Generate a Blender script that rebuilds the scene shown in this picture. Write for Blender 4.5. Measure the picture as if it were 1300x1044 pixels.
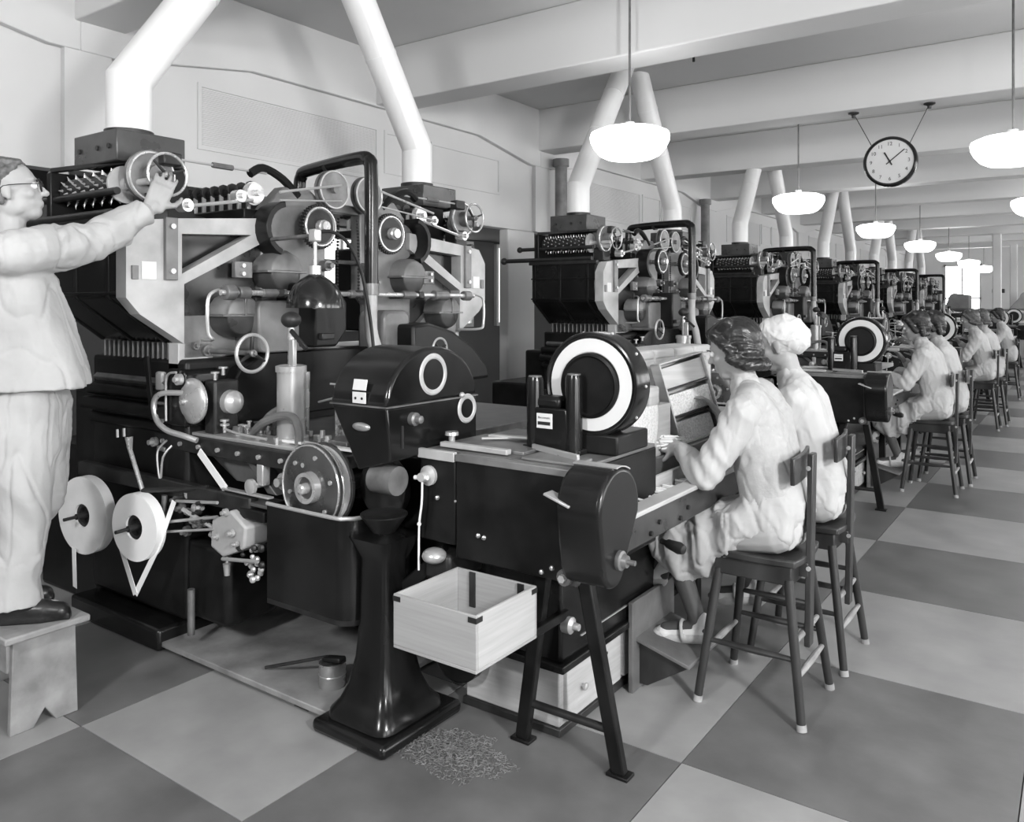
import bpy, bmesh, math, random
from mathutils import Vector, Matrix, noise
for o in list(bpy.data.objects): bpy.data.objects.remove(o, do_unlink=True)
scene = bpy.context.scene
COL = scene.collection
R = math.radians
random.seed(7)

# ------------------------------------------------------------------ camera, world, light, exposure
EYE = 1.55
cam_d = bpy.data.cameras.new('camera'); cam = bpy.data.objects.new('camera', cam_d); COL.objects.link(cam)
cam.location = (0, 0, EYE)
cam.rotation_euler = (R(90), 0, R(35.3))
cam_d.sensor_fit = 'HORIZONTAL'; cam_d.sensor_width = 36.0
cam_d.lens = 36.0 * 1025 / 1300
cam_d.shift_y = -(522 - 387) / 1300.0
cam_d.clip_end = 200
scene.camera = cam

world = bpy.data.worlds.new('daylight'); scene.world = world; world.use_nodes = True
bg = world.node_tree.nodes['Background']; bg.inputs['Color'].default_value = (1, 1, 1, 1); bg.inputs['Strength'].default_value = 0.35

def area_light(name, loc, target, size, power, spread=180):
    l = bpy.data.lights.new(name, 'AREA'); l.shape = 'DISK'; l.size = size; l.energy = power; l.spread = R(spread)
    o = bpy.data.objects.new(name, l); COL.objects.link(o); o.location = loc
    o.rotation_euler = (Vector(target) - Vector(loc)).to_track_quat('-Z', 'Y').to_euler()
    return o
# the photographer's two flood lamps, to the right and to the left of the camera
area_light('flood_lamp', (2.1, 0.6, 2.5), (-3.0, 4.5, 1.3), 0.5, 165)
area_light('flood_lamp', (-1.4, -1.6, 2.7), (-3.2, 3.2, 1.6), 0.5, 100)

vs = scene.view_settings
vs.view_transform = 'Standard'; vs.look = 'None'; vs.gamma = 1.0; vs.use_curve_mapping = False
vs.exposure = 0.0

# ------------------------------------------------------------------ materials (grey tones of a black and white photograph)
def mat(name, v, rough=0.5, metal=0.0, spec=0.5, var=0.0, scale=8.0, bump=0.0, bscale=60.0, stretch=None, emit=0.0, coat=0.0, v2=None, detail=5.0):
    m = bpy.data.materials.new(name); m.use_nodes = True
    nt = m.node_tree; b = nt.nodes['Principled BSDF']
    b.inputs['Base Color'].default_value = (v, v, v, 1); b.inputs['Roughness'].default_value = rough
    b.inputs['Metallic'].default_value = metal; b.inputs['Specular IOR Level'].default_value = spec
    if coat: b.inputs['Coat Weight'].default_value = coat; b.inputs['Coat Roughness'].default_value = 0.15
    if emit:
        b.inputs['Emission Color'].default_value = (1, 1, 1, 1); b.inputs['Emission Strength'].default_value = emit
    if var or bump or v2 is not None:
        tc = nt.nodes.new('ShaderNodeTexCoord'); mp = nt.nodes.new('ShaderNodeMapping')
        nt.links.new(tc.outputs['Object'], mp.inputs['Vector'])
        if stretch: mp.inputs['Scale'].default_value = stretch
        n = nt.nodes.new('ShaderNodeTexNoise'); n.inputs['Scale'].default_value = scale; n.inputs['Detail'].default_value = detail
        nt.links.new(mp.outputs['Vector'], n.inputs['Vector'])
        if var or v2 is not None:
            lo, hi = (v * (1 - var), min(1, v * (1 + var))) if v2 is None else (v, v2)
            cr = nt.nodes.new('ShaderNodeMapRange'); cr.inputs['From Min'].default_value = .3; cr.inputs['From Max'].default_value = .7
            cr.inputs['To Min'].default_value = lo; cr.inputs['To Max'].default_value = hi
            nt.links.new(n.outputs['Fac'], cr.inputs['Value']); nt.links.new(cr.outputs['Result'], b.inputs['Base Color'])
            rr = nt.nodes.new('ShaderNodeMapRange'); rr.inputs['To Min'].default_value = max(.05, rough - .12); rr.inputs['To Max'].default_value = min(1, rough + .12)
            nt.links.new(n.outputs['Fac'], rr.inputs['Value']); nt.links.new(rr.outputs['Result'], b.inputs['Roughness'])
        if bump:
            n2 = nt.nodes.new('ShaderNodeTexNoise'); n2.inputs['Scale'].default_value = bscale; n2.inputs['Detail'].default_value = 3
            nt.links.new(mp.outputs['Vector'], n2.inputs['Vector'])
            bp = nt.nodes.new('ShaderNodeBump'); bp.inputs['Strength'].default_value = bump; bp.inputs['Distance'].default_value = .01
            nt.links.new(n2.outputs['Fac'], bp.inputs['Height']); nt.links.new(bp.outputs['Normal'], b.inputs['Normal'])
    return m
M = {}
M['wall'] = mat('painted_plaster', .66, .7, var=.04, scale=1.2, bump=.04, bscale=30)
M['ceiling'] = mat('ceiling_paint', .62, .8, var=.03, scale=1.0)
M['beam'] = mat('beam_paint', .68, .7, var=.03, scale=1.0)
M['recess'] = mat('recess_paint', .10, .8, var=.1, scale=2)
M['tile_light'] = mat('linoleum_light', .31, .42, var=.16, scale=3.5, bump=.03, bscale=40, detail=8)
M['tile_dark'] = mat('linoleum_dark', .145, .40, var=.26, scale=3.5, bump=.03, bscale=40, detail=8)
M['grout'] = mat('floor_screed', .15, .8)
M['duct'] = mat('white_enamel_duct', .80, .35, var=.03, scale=3)
M['black'] = mat('black_enamel', .009, .22, spec=.38, var=.4, scale=6, bump=.02, bscale=18)
M['blackm'] = mat('black_satin', .010, .36, spec=.24, var=.4, scale=9, bump=.03, bscale=30)
M['iron'] = mat('dark_iron', .028, .45, metal=.3, var=.4, scale=14, bump=.05, bscale=50)
M['dullsteel'] = mat('oily_steel', .17, .40, metal=.4, var=.35, scale=12, bump=.04, bscale=40)
M['steel'] = mat('bright_steel', .55, .32, metal=.5, var=.06, scale=10)
M['polish'] = mat('polished_steel', .60, .26, metal=.6, var=.12, scale=10)
M['greypaint'] = mat('light_grey_machine_paint', .42, .38, var=.2, scale=7, bump=.03, bscale=30)
M['midgrey'] = mat('grey_machine_paint', .17, .36, var=.35, scale=6, bump=.03, bscale=30)
M['darkgrey'] = mat('dark_grey_machine_paint', .05, .3, var=.4, scale=8, bump=.03, bscale=30)
M['turned'] = mat('turned_steel', .16, .28, metal=.75, var=.25, scale=9)
M['bright2'] = mat('shaded_window_glass', .8, .2, emit=1.6)
M['gloss'] = mat('glossy_black_shade', .012, .16, spec=.6)
M['paper'] = mat('white_paper', .85, .6, var=.03, scale=6)
M['paper2'] = mat('paper_reel_side', .66, .65, var=.08, scale=9)
M['label'] = mat('enamel_plate', .7, .4)
M['ink'] = mat('black_ink', .015, .5)
M['woodl'] = mat('pale_deal_wood', .46, .6, var=.12, scale=6, stretch=(.7, .7, 10), bump=.05, bscale=30)
M['woodx'] = mat('pale_crate_wood', .35, .6, var=.09, scale=7, stretch=(.6, .6, 14), bump=.04, bscale=30)
M['woodm'] = mat('worn_board', .25, .65, var=.35, scale=6, bump=.1, bscale=50)
M['woodf'] = mat('scuffed_footboard', .13, .6, var=.35, scale=7, bump=.1, bscale=50)
M['woodd'] = mat('dark_stained_wood', .030, .35, var=.5, scale=10, stretch=(1, 1, .3), bump=.05, bscale=40)
M['woodg'] = mat('weathered_stool_wood', .26, .7, var=.3, scale=9, bump=.15, bscale=40)
M['woodrub'] = mat('rubbed_bare_wood', .30, .5, var=.3, scale=9)
M['boot'] = mat('pale_rubber_tip', .33, .7, var=.2, scale=30)
M['coat'] = mat('white_cotton_coat', .50, .85, spec=.2, var=.05, scale=6, bump=.15, bscale=28)
M['coat2'] = mat('pale_grey_overall', .44, .85, spec=.2, var=.06, scale=5, bump=.18, bscale=24)
M['apron'] = mat('unbleached_linen_apron', .40, .9, spec=.2, var=.07, scale=40, bump=.15, bscale=120)
M['overall'] = mat('work_jacket_cotton', .42, .9, spec=.2, var=.12, scale=4, bump=.25, bscale=22)
M['trouser'] = mat('work_trousers_cotton', .41, .9, spec=.2, var=.14, scale=4, bump=.3, bscale=20)
M['scarf'] = mat('white_headscarf', .60, .85, spec=.2, bump=.15, bscale=25)
M['skin'] = mat('skin', .36, .5, var=.07, scale=12, bump=.03, bscale=80)
M['stocking'] = mat('stocking', .07, .5, spec=.4)
M['hair'] = mat('dark_hair', .020, .33, var=.35, scale=40, bump=.15, bscale=90)
M['hair2'] = mat('brown_hair', .07, .4, var=.3, scale=40, bump=.15, bscale=90)
M['hairg'] = mat('greying_hair', .11, .5, var=.5, scale=50, bump=.2, bscale=90)
M['leather'] = mat('black_leather', .015, .35, var=.4, scale=20, bump=.1, bscale=80)
M['leatherl'] = mat('pale_leather', .45, .55, var=.2, scale=30)
M['sock'] = mat('white_sock', .7, .9, bump=.2, bscale=90)
M['lampglass'] = mat('opal_lamp_glass', .85, .3, emit=6.0)
M['clockface'] = mat('clock_face', .72, .35)
M['bright'] = mat('daylit_window_glass', .8, .2, emit=8.5)
M['cork'] = mat('cigarette_ends', .78, .8, var=.2, scale=130, bump=.8, bscale=150)
M['cig'] = mat('cigarette_paper', .82, .7)
M['chaff'] = mat('tobacco_chaff', .22, .9, var=.5, scale=60)
M['tobacco'] = mat('cut_tobacco', .11, .9, var=.6, scale=40, bump=.8, bscale=70)
M['tin'] = mat('tin_plate', .6, .3, metal=.8, var=.2, scale=14)
M['drum'] = mat('bare_drum_end', .45, .45, metal=.1, var=.15, scale=10)
M['haze'] = mat('hazy_grey_paint', .32, .6, var=.15, scale=6)  # grey machine paint with the far-end haze put into its pale tone
glass = bpy.data.materials.new('window_glass'); glass.use_nodes = True
nt = glass.node_tree; nt.nodes.clear()
out = nt.nodes.new('ShaderNodeOutputMaterial'); mx = nt.nodes.new('ShaderNodeMixShader'); tr = nt.nodes.new('ShaderNodeBsdfTransparent'); gl = nt.nodes.new('ShaderNodeBsdfGlossy')
gl.inputs['Roughness'].default_value = .05; mx.inputs[0].default_value = .06
nt.links.new(tr.outputs[0], mx.inputs[1]); nt.links.new(gl.outputs[0], mx.inputs[2]); nt.links.new(mx.outputs[0], out.inputs[0])
M['glass'] = glass

# ------------------------------------------------------------------ mesh building helpers
def basis(d):
    d = Vector(d).normalized()
    a = Vector((0, 0, 1)) if abs(d.z) < .9 else Vector((1, 0, 0))
    u = a.cross(d).normalized(); return u, d.cross(u).normalized(), d
AX = {'x': (1, 0, 0), 'y': (0, 1, 0), 'z': (0, 0, 1)}
class MB:
    def __init__(s): s.v = []; s.f = []
    def add(s, vs, fs):
        n = len(s.v); s.v += [tuple(p) for p in vs]; s.f += [tuple(i + n for i in f) for f in fs]; return s
    def box(s, x0, x1, y0, y1, z0, z1, rot=None):
        c = Vector(((x0 + x1) / 2, (y0 + y1) / 2, (z0 + z1) / 2)); h = ((x1 - x0) / 2, (y1 - y0) / 2, (z1 - z0) / 2)
        vs = []
        for sx, sy, sz in ((-1, -1, -1), (1, -1, -1), (1, 1, -1), (-1, 1, -1), (-1, -1, 1), (1, -1, 1), (1, 1, 1), (-1, 1, 1)):
            p = Vector((sx * h[0], sy * h[1], sz * h[2]))
            if rot is not None: p = rot @ p
            vs.append(c + p)
        return s.add(vs, [(0, 3, 2, 1), (4, 5, 6, 7), (0, 1, 5, 4), (1, 2, 6, 5), (2, 3, 7, 6), (3, 0, 4, 7)])
    def bar(s, p0, p1, w, h, up=(0, 0, 1)):
        p0 = Vector(p0); p1 = Vector(p1); d = (p1 - p0).normalized(); u = Vector(up)
        if abs(d.dot(u)) > .95: u = Vector((1, 0, 0))
        a = d.cross(u).normalized() * w / 2; b = a.cross(d).normalized() * h / 2
        vs = [p0 - a - b, p0 + a - b, p0 + a + b, p0 - a + b, p1 - a - b, p1 + a - b, p1 + a + b, p1 - a + b]
        return s.add(vs, [(0, 1, 2, 3), (7, 6, 5, 4), (4, 5, 1, 0), (5, 6, 2, 1), (6, 7, 3, 2), (7, 4, 0, 3)])
    def rings(s, rings, cap=True):
        n = len(rings[0]); vs = [p for r in rings for p in r]; fs = []
        for i in range(len(rings) - 1):
            for j in range(n):
                a = i * n + j; b = i * n + (j + 1) % n
                fs.append((a, b, b + n, a + n))
        if cap: fs.append(tuple(reversed(range(n)))); fs.append(tuple((len(rings) - 1) * n + j for j in range(n)))
        return s.add(vs, fs)
    def lathe(s, o, axis, prof, n=24, cap=True):
        u, w, d = basis(AX.get(axis, axis)); o = Vector(o)
        rr = [[o + d * t + (u * math.cos(2 * math.pi * k / n) + w * math.sin(2 * math.pi * k / n)) * max(r, 1e-5) for k in range(n)] for t, r in prof]
        return s.rings(rr, cap)
    def cyl(s, p0, p1, r0, r1=None, n=14):
        p0 = Vector(p0); p1 = Vector(p1); r1 = r0 if r1 is None else r1
        return s.lathe(p0, tuple(p1 - p0), [(0, r0), ((p1 - p0).length, r1)], n)
    def tube(s, pts, r, n=10, smooth=4, closed=False):
        P = [Vector(p) for p in pts]
        if smooth > 1 and len(P) > 2:
            Q = []
            m = len(P)
            for i in range(m - 1 if not closed else m):
                a = P[(i - 1) % m] if (closed or i > 0) else P[i]; b = P[i]; c = P[(i + 1) % m]; d = P[(i + 2) % m] if (closed or i + 2 < m) else c
                for k in range(smooth):
                    t = k / smooth
                    Q.append(.5 * ((2 * b) + (c - a) * t + (2 * a - 5 * b + 4 * c - d) * t * t + (3 * b - a - 3 * c + d) * t ** 3))
            if not closed: Q.append(P[-1])
            P = Q
        rr = []; u = None; m = len(P)
        for i, p in enumerate(P):
            if closed: d = (P[(i + 1) % m] - P[i - 1]).normalized()
            else: d = (P[min(i + 1, m - 1)] - P[max(i - 1, 0)]).normalized()
            if u is None: u = basis(d)[0]
            u = (u - d * u.dot(d)).normalized(); w = d.cross(u)
            ra = r(i / max(1, m - 1)) if callable(r) else r
            rr.append([p + (u * math.cos(2 * math.pi * k / n) + w * math.sin(2 * math.pi * k / n)) * ra for k in range(n)])
        if closed: rr.append(rr[0]); return s.rings(rr, False)
        return s.rings(rr)
    def torus(s, c, axis, Rr, r, n=32, m=8, flat=1.0):
        u, w, d = basis(AX.get(axis, axis)); c = Vector(c); rr = []
        for k in range(n + 1):
            a = 2 * math.pi * k / n; e = u * math.cos(a) + w * math.sin(a)
            rr.append([c + e * (Rr + r * math.cos(2 * math.pi * j / m)) + d * (r * flat * math.sin(2 * math.pi * j / m)) for j in range(m)])
        return s.rings(rr, False)
    def sphere(s, c, rad, n=14, m=8, rot=None):
        c = Vector(c); rad = (rad,) * 3 if not hasattr(rad, '__len__') else rad; rr = []
        for i in range(m + 1):
            th = math.pi * (i / m); th = min(max(th, .02), math.pi - .02); ring = []
            for k in range(n):
                ph = 2 * math.pi * k / n
                p = Vector((rad[0] * math.sin(th) * math.cos(ph), rad[1] * math.sin(th) * math.sin(ph), -rad[2] * math.cos(th)))
                if rot is not None: p = rot @ p
                ring.append(c + p)
            rr.append(ring)
        return s.rings(rr)
    def cap(s, p0, r0, p1, r1, n=14):
        p0 = Vector(p0); p1 = Vector(p1); L = (p1 - p0).length
        pr = [(-r0 * math.cos(a), r0 * math.sin(a)) for a in (0.05, .5, 1.0, 1.5)] + [(L + r1 * math.sin(a), r1 * math.cos(a)) for a in (.07, .57, 1.07, 1.52)]
        return s.lathe(p0, tuple(p1 - p0), pr, n)
    def prism(s, poly, axis, a0, a1, holes=None):
        """poly in the two other axes (x: y,z; y: x,z; z: x,y); holes: list of polys"""
        def P(q, a): return (a, q[0], q[1]) if axis == 'x' else ((q[0], a, q[1]) if axis == 'y' else (q[0], q[1], a))
        if not holes:
            n = len(poly)
            return s.add([P(q, a0) for q in poly] + [P(q, a1) for q in poly], [tuple(reversed(range(n))), tuple(range(n, 2 * n))] + [(i, (i + 1) % n, n + (i + 1) % n, n + i) for i in range(n)])
        from mathutils.geometry import tessellate_polygon
        loops = [poly] + holes; flat = [q for l in loops for q in l]; n = len(flat)
        tris = tessellate_polygon([[Vector((q[0], q[1], 0)) for q in l] for l in loops])
        fs = [tuple(t) for t in tris] + [tuple(n + i for i in reversed(t)) for t in tris]
        b = 0
        for l in loops:
            m = len(l)
            fs += [(b + i, b + (i + 1) % m, n + b + (i + 1) % m, n + b + i) for i in range(m)]; b += m
        return s.add([P(q, a0) for q in flat] + [P(q, a1) for q in flat], fs)
    def gear(s, c, axis, Rr, t, teeth=32, hole=None):
        u, w, d = basis(AX.get(axis, axis)); c = Vector(c); n = teeth * 4; rr = []
        def ring(a, k=1.0):
            L = []
            for i in range(n):
                r = Rr * (1.0 if i % 4 < 2 else .91) * k; an = 2 * math.pi * i / n
                L.append(c + d * a + (u * math.cos(an) + w * math.sin(an)) * r)
            return L
        return s.rings([ring(-t / 2), ring(t / 2)])
    def mirror_y(s, yc):
        m = MB(); m.v = [(x, 2 * yc - y, z) for x, y, z in s.v]; m.f = [tuple(reversed(f)) for f in s.f]; return m
    def join(s, o): return s.add(o.v, o.f)
    def build(s, name, material, parent=None, bevel=0.0, sharp=35, smooth=True, kind=None, label=None, origin=None, seg=2):
        me = bpy.data.meshes.new(name)
        off = Vector(origin) if origin is not None else (root_loc(parent) if parent else Vector((0, 0, 0)))
        me.from_pydata([tuple(Vector(p) - off) for p in s.v], [], s.f)
        bm = bmesh.new(); bm.from_mesh(me)
        bmesh.ops.recalc_face_normals(bm, faces=bm.faces); bm.to_mesh(me); bm.free()
        me.materials.append(M[material] if isinstance(material, str) else material)
        if smooth:
            me.polygons.foreach_set('use_smooth', [True] * len(me.polygons)); me.set_sharp_from_angle(angle=R(sharp))
        o = bpy.data.objects.new(name, me); COL.objects.link(o)
        if parent: o.parent = parent
        else: o.location = off
        if bevel:
            b = o.modifiers.new('edges', 'BEVEL'); b.width = bevel; b.segments = seg; b.limit_method = 'ANGLE'; b.angle_limit = R(40); b.harden_normals = False
        if kind: o['kind'] = kind
        if label: o['label'] = label
        return o
def root_loc(o):
    p = Vector((0, 0, 0))
    while o: p += o.location; o = o.parent
    return p
def thing(name, label, cat, loc, group=None):
    o = bpy.data.objects.new(name, None); COL.objects.link(o); o.location = loc; o.empty_display_size = .1
    o['label'] = label; o['category'] = cat
    if group: o['group'] = group
    return o
def tag(o, label, cat, group=None):
    o['label'] = label; o['category'] = cat
    if group: o['group'] = group
    return o
def copy_tree(o, parent=None):
    c = o.copy(); COL.objects.link(c); c.parent = parent
    for ch in list(o.children): copy_tree(ch, c)
    return c
def copy_thing(o, dx=0, dy=0, label=None, dz=0):
    c = copy_tree(o); c.location = o.location + Vector((dx, dy, dz))
    if label: c['label'] = label
    return c
def B(): return MB()
def arc(cx, cy, r, a0, a1, n, ry=None):
    ry = r if ry is None else ry
    return [(cx + r * math.cos(R(a0 + (a1 - a0) * i / n)), cy + ry * math.sin(R(a0 + (a1 - a0) * i / n))) for i in range(n + 1)]
def text_part(body, size, material, parent, loc, rot, name, depth=.001):
    cu = bpy.data.curves.new(name, 'FONT'); cu.body = body; cu.size = size; cu.align_x = 'CENTER'; cu.align_y = 'CENTER'; cu.extrude = depth
    t = bpy.data.objects.new('tmp', cu); COL.objects.link(t)
    bpy.context.view_layer.update()
    me = bpy.data.meshes.new_from_object(t.evaluated_get(bpy.context.evaluated_depsgraph_get()))
    bpy.data.objects.remove(t, do_unlink=True)
    me.name = name; me.materials.clear(); me.materials.append(M[material])
    o = bpy.data.objects.new(name, me); COL.objects.link(o); o.parent = parent
    o.location = Vector(loc) - root_loc(parent); o.rotation_euler = rot
    return o

# ------------------------------------------------------------------ the room
YEND = 33.0
fl = B().box(-7.0, 6.2, -6, YEND + .2, -.15, -.012).build('floor', 'grout', smooth=False); fl['kind'] = 'structure'; fl['label'] = 'checkered linoleum floor of large light and dark squares'
TX, TY, TX0, TY0 = .95, 1.0535, -1.11, 2.56
tile_me = {}
for nm in ('tile_light', 'tile_dark'):
    t = B().box(.002, TX - .002, .002, TY - .002, -.012, 0).build('tile', nm, smooth=False)
    tile_me[nm] = t.data; bpy.data.objects.remove(t, do_unlink=True)
for i in range(-5, 4):
    for j in range(-4, 29):
        nm = 'tile_dark' if (i + j) % 2 == 0 else 'tile_light'
        o = bpy.data.objects.new('tile', tile_me[nm]); COL.objects.link(o); o.parent = fl
        o.location = (TX0 + i * TX, TY0 + j * TY, 0)

CZ, BZ, WX = 3.91, 3.41, -5.43
c = B().box(-7.0, 6.2, -6, YEND + .2, CZ, CZ + .15).build('ceiling', 'ceiling', smooth=False); c['kind'] = 'structure'; c['label'] = 'flat pale ceiling between the beams'
for k in range(-2, 13):
    y = 2.65 + 2.75 * k
    if y + .35 > YEND: break
    b = B().box(WX, 6.1, y, y + .35, BZ, CZ).build('ceiling_beam', 'beam', bevel=.012, smooth=False)
    b['kind'] = 'structure'; b['label'] = 'deep white painted beam crossing the ceiling'
# upper wall over the openings, with haunched edge beam, panels and pillars
wl = B().box(WX - .14, WX, -6, YEND, 2.43, CZ).build('wall_left', 'wall', smooth=False); wl['kind'] = 'structure'; wl['label'] = 'white upper wall behind the machines'
for k in range(-1, 6):
    y0 = 2.69 + 5.5 * k
    B().prism([(y0, CZ), (y0, 3.22), (y0 + .25, 3.22), (y0 + 1.35, 3.40), (y0 + 4.3, 3.40), (y0 + 5.3, 3.22), (y0 + 5.5, 3.22), (y0 + 5.5, CZ)], 'x', WX, WX + .06).build('edge_beam', 'wall', wl, bevel=.008, smooth=False)
    for (a, b2, z0, z1, lou) in ((.89, 2.79, 2.72, 3.22, 1), (2.87, 3.5, 2.80, 3.21, 0), (3.54, 4.73, 2.80, 3.21, 0)):
        ya, yb = y0 + a, y0 + b2
        f = B()
        for bx in ((ya, yb, z0, z0 + .03), (ya, yb, z1 - .03, z1), (ya, ya + .03, z0 + .03, z1 - .03), (yb - .03, yb, z0 + .03, z1 - .03)): f.box(WX, WX + .014, *bx)
        pf = f.build('panel_frame', 'wall', wl, smooth=False)
        if lou:
            s = B(); n = 30
            for i in range(n):
                zz = z0 + .035 + (z1 - z0 - .07) * (i + .5) / n
                s.box(WX, WX + .008, ya + .03, yb - .03, zz - .003, zz + .003)
            s.build('louvre', 'wall', pf, smooth=False, kind='stuff')
for k in range(-1, 6):
    yp = 8.15 + 5.5 * (k - 1)
    p = B().box(WX - .13, WX, yp - (.09 if k == 0 else .56), yp, 0, 2.43).build('pillar', 'wall', bevel=.02, smooth=False); p['kind'] = 'structure'; p['label'] = 'square white pillar standing behind the machine row'
    p2 = B().box(WX, WX + .05, yp - .06, yp + .25, 2.43, CZ).build('pilaster', 'wall', p, smooth=False)
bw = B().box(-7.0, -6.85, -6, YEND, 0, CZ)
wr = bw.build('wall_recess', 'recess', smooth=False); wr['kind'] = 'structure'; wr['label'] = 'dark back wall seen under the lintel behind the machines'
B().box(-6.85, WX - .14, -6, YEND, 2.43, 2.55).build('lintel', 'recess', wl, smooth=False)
for i, (ya, yb, z0, z1) in enumerate(((5.95, 6.65, 1.30, 2.36), (7.95, 8.65, 1.30, 2.36), (9.28, 9.98, 1.30, 2.36))):
    f = B()
    for bx in ((ya - .05, ya, z0, z1), (yb, yb + .05, z0, z1), (ya - .05, yb + .05, z0 - .05, z0), (ya - .05, yb + .05, z1, z1 + .05), ((ya + yb) / 2 - .02, (ya + yb) / 2 + .02, z0, z1)): f.box(-6.85, -6.80, *bx)
    w = f.build('window_%d' % (i + 1), 'wall', smooth=False); w['kind'] = 'structure'; w['label'] = 'bright window in the dark back wall'
    for q in range(2):
        a = ya + q * (yb - ya) / 2; B().box(-6.85, -6.83, a, a + (yb - ya) / 2, z0, z1).build('pane', 'bright2', w, smooth=False)
# end wall with a tall bright window, right wall with a row of windows that light the hall
we = B().prism([(-7, 0), (6.2, 0), (6.2, CZ), (-7, CZ)], 'y', YEND, YEND + .2, holes=[[(-4.15, .75), (-2.95, .75), (-2.95, 3.0), (-4.15, 3.0)]]).build('wall_end', 'wall', smooth=False)
we['kind'] = 'structure'; we['label'] = 'white end wall of the hall'
f = B()
for bx in ((-4.15, -4.08, .75, 3.0), (-3.02, -2.95, .75, 3.0), (-3.58, -3.52, .75, 3.0), (-4.15, -2.95, 1.75, 1.81), (-4.15, -2.95, .75, .82), (-4.15, -2.95, 2.93, 3.0)): f.box(bx[0], bx[1], YEND - .03, YEND + .05, bx[2], bx[3])
w = f.build('window_4', 'wall', smooth=False); w['kind'] = 'structure'; w['label'] = 'tall bright window at the far end of the hall'
for xa in (-4.08, -3.52):
    for za, zb in ((.82, 1.75), (1.81, 2.93)): B().box(xa, xa + .5, YEND + .01, YEND + .03, za, zb).build('pane', 'bright', w, smooth=False)
wrt = B().box(6.0, 6.2, -6, YEND, 0, CZ).build('wall_right', 'wall', smooth=False); wrt['kind'] = 'structure'; wrt['label'] = 'white wall across the aisle with a row of windows'
n = 5
for y in (-4.5, -.5, 3.5, 7.5, 11.5, 15.5, 19.5, 23.5, 27.5):
    f = B()
    for bx in ((y, y + .06, 1.0, 3.2), (y + 2.74, y + 2.8, 1.0, 3.2), (y, y + 2.8, 1.0, 1.06), (y, y + 2.8, 3.14, 3.2), (y + 1.38, y + 1.42, 1.0, 3.2)): f.box(5.95, 6.0, *bx)
    w = f.build('window_%d' % n, 'wall', smooth=False); w['kind'] = 'structure'; w['label'] = 'wide daylit window in the aisle wall'; n += 1
    for a in (y + .06, y + 1.42): B().box(5.97, 5.99, a, a + 1.32, 1.06, 3.14).build('pane', 'bright', w, smooth=False)
for i, (x, y) in enumerate(((-1.85, 24.5), (-1.75, 29.0))):
    p = B().box(x - .1, x + .1, y, y + .2, 0, BZ).build('pillar', 'wall', bevel=.02, smooth=False); p['kind'] = 'structure'; p['label'] = 'slim white pillar at the far end of the aisle'
for i, y in enumerate((8.46, 13.1)):
    p = B(); x = -5.25
    p.cyl((x, y, 0), (x, y, 3.3), .075); p.cyl((x, y, 2.3), (x, y, 2.36), .085); p.cyl((x, y, 3.25), (x, y, 3.34), .1)
    tag(p.build('drain_pipe', 'midgrey', origin=(x, y, 0)), ('grey vertical pipe beside the pillar behind the second machine', 'grey vertical pipe on the wall between second and third machine')[i], 'pipe', 'vertical wall pipes')

# ------------------------------------------------------------------ hanging lamps and clock
def lamp_proto(x, y):
    t = thing('pendant_lamp', '', 'lamp', (x, y, 2.6), 'opal pendant lamps in rows')
    B().lathe((x, y, 2.60), 'z', [(0, .02), (.002, .17), (.025, .215), (.07, .255), (.12, .280), (.155, .285), (.18, .278), (.205, .22), (.222, .10), (.23, .03)], 40).build('shade', 'lampglass', t, sharp=60)
    g = B(); g.cyl((x, y, 2.82), (x, y, 2.86), .035); g.build('cap', 'steel', t)
    g = B(); g.cyl((x, y, 2.85), (x, y, CZ), .009, n=8); r_ = g.build('rod', 'dullsteel', t)
    g = B(); g.lathe((x, y, CZ - .05), 'z', [(0, .012), (.03, .05), (.05, .055)], 16); g.build('ceiling_rose', 'iron', t)
    return t
l0 = lamp_proto(-2.66, 5.22)
LN = ['nearest and largest opal pendant lamp, above the second machine', 'opal pendant lamp left of the clock, second of the left row', 'opal pendant lamp just below the clock, third of the left row',
      'fourth opal pendant lamp of the left row', 'fifth opal pendant lamp of the left row', 'sixth small opal pendant lamp of the left row', 'farthest opal pendant lamp of the left row, before the end window']
for k in range(7):
    o = l0 if k == 0 else copy_thing(l0, 0, 4.2 * k)
    o['label'] = LN[k]
copy_thing(l0, 2.23, 1.88, 'opal pendant lamp right of the clock, cut by the picture edge')
copy_thing(l0, 2.23, 6.08, 'opal pendant lamp showing only a sliver at the right picture edge')
for k in range(2, 6): copy_thing(l0, 2.23, 1.88 + 4.2 * k, '%s opal pendant lamp added to the right row, unseen past the picture edge' % ('third', 'fourth', 'fifth', 'sixth')[k - 2])  # unseen lamps continuing the right row, added to brighten the far hall

cx, cy, cz, cr = -1.49, 8.3, 2.90, .235
ck = thing('wall_clock', 'round black rimmed clock hanging by two wires from a beam', 'clock', (cx, cy, cz - cr))
tilt = 0
B().lathe((cx, cy + .05, cz), (0, -1, 0), [(0, .2), (.0, cr - .01), (.02, cr), (.09, cr), (.105, cr - .012), (.105, cr - .024), (.09, cr - .03), (.088, .01)], 48).build('case', 'black', ck, sharp=40)
B().lathe((cx, cy - .036, cz), (0, -1, 0), [(0, cr - .03), (.004, cr - .03)], 48).build('dial', 'clockface', ck)
for h in range(1, 13):
    a = R(90 - 30 * h); text_part(str(h), .047, 'ink', ck, (cx + .165 * math.cos(a), cy - .0415, cz + .165 * math.sin(a)), (R(90), 0, 0), 'numeral', .0005)
for nm, ang, L, w_ in (('hour_hand', -28, .10, .013), ('minute_hand', 51, .165, .009)):
    a = R(90 - ang); d = Vector((math.cos(a), 0, math.sin(a))); p = Vector((cx, cy - .045, cz))
    B().bar(p - d * .04, p + d * L, .003, w_, up=(-d.z, 0, d.x)).build(nm, 'ink', ck, smooth=False)
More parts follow.
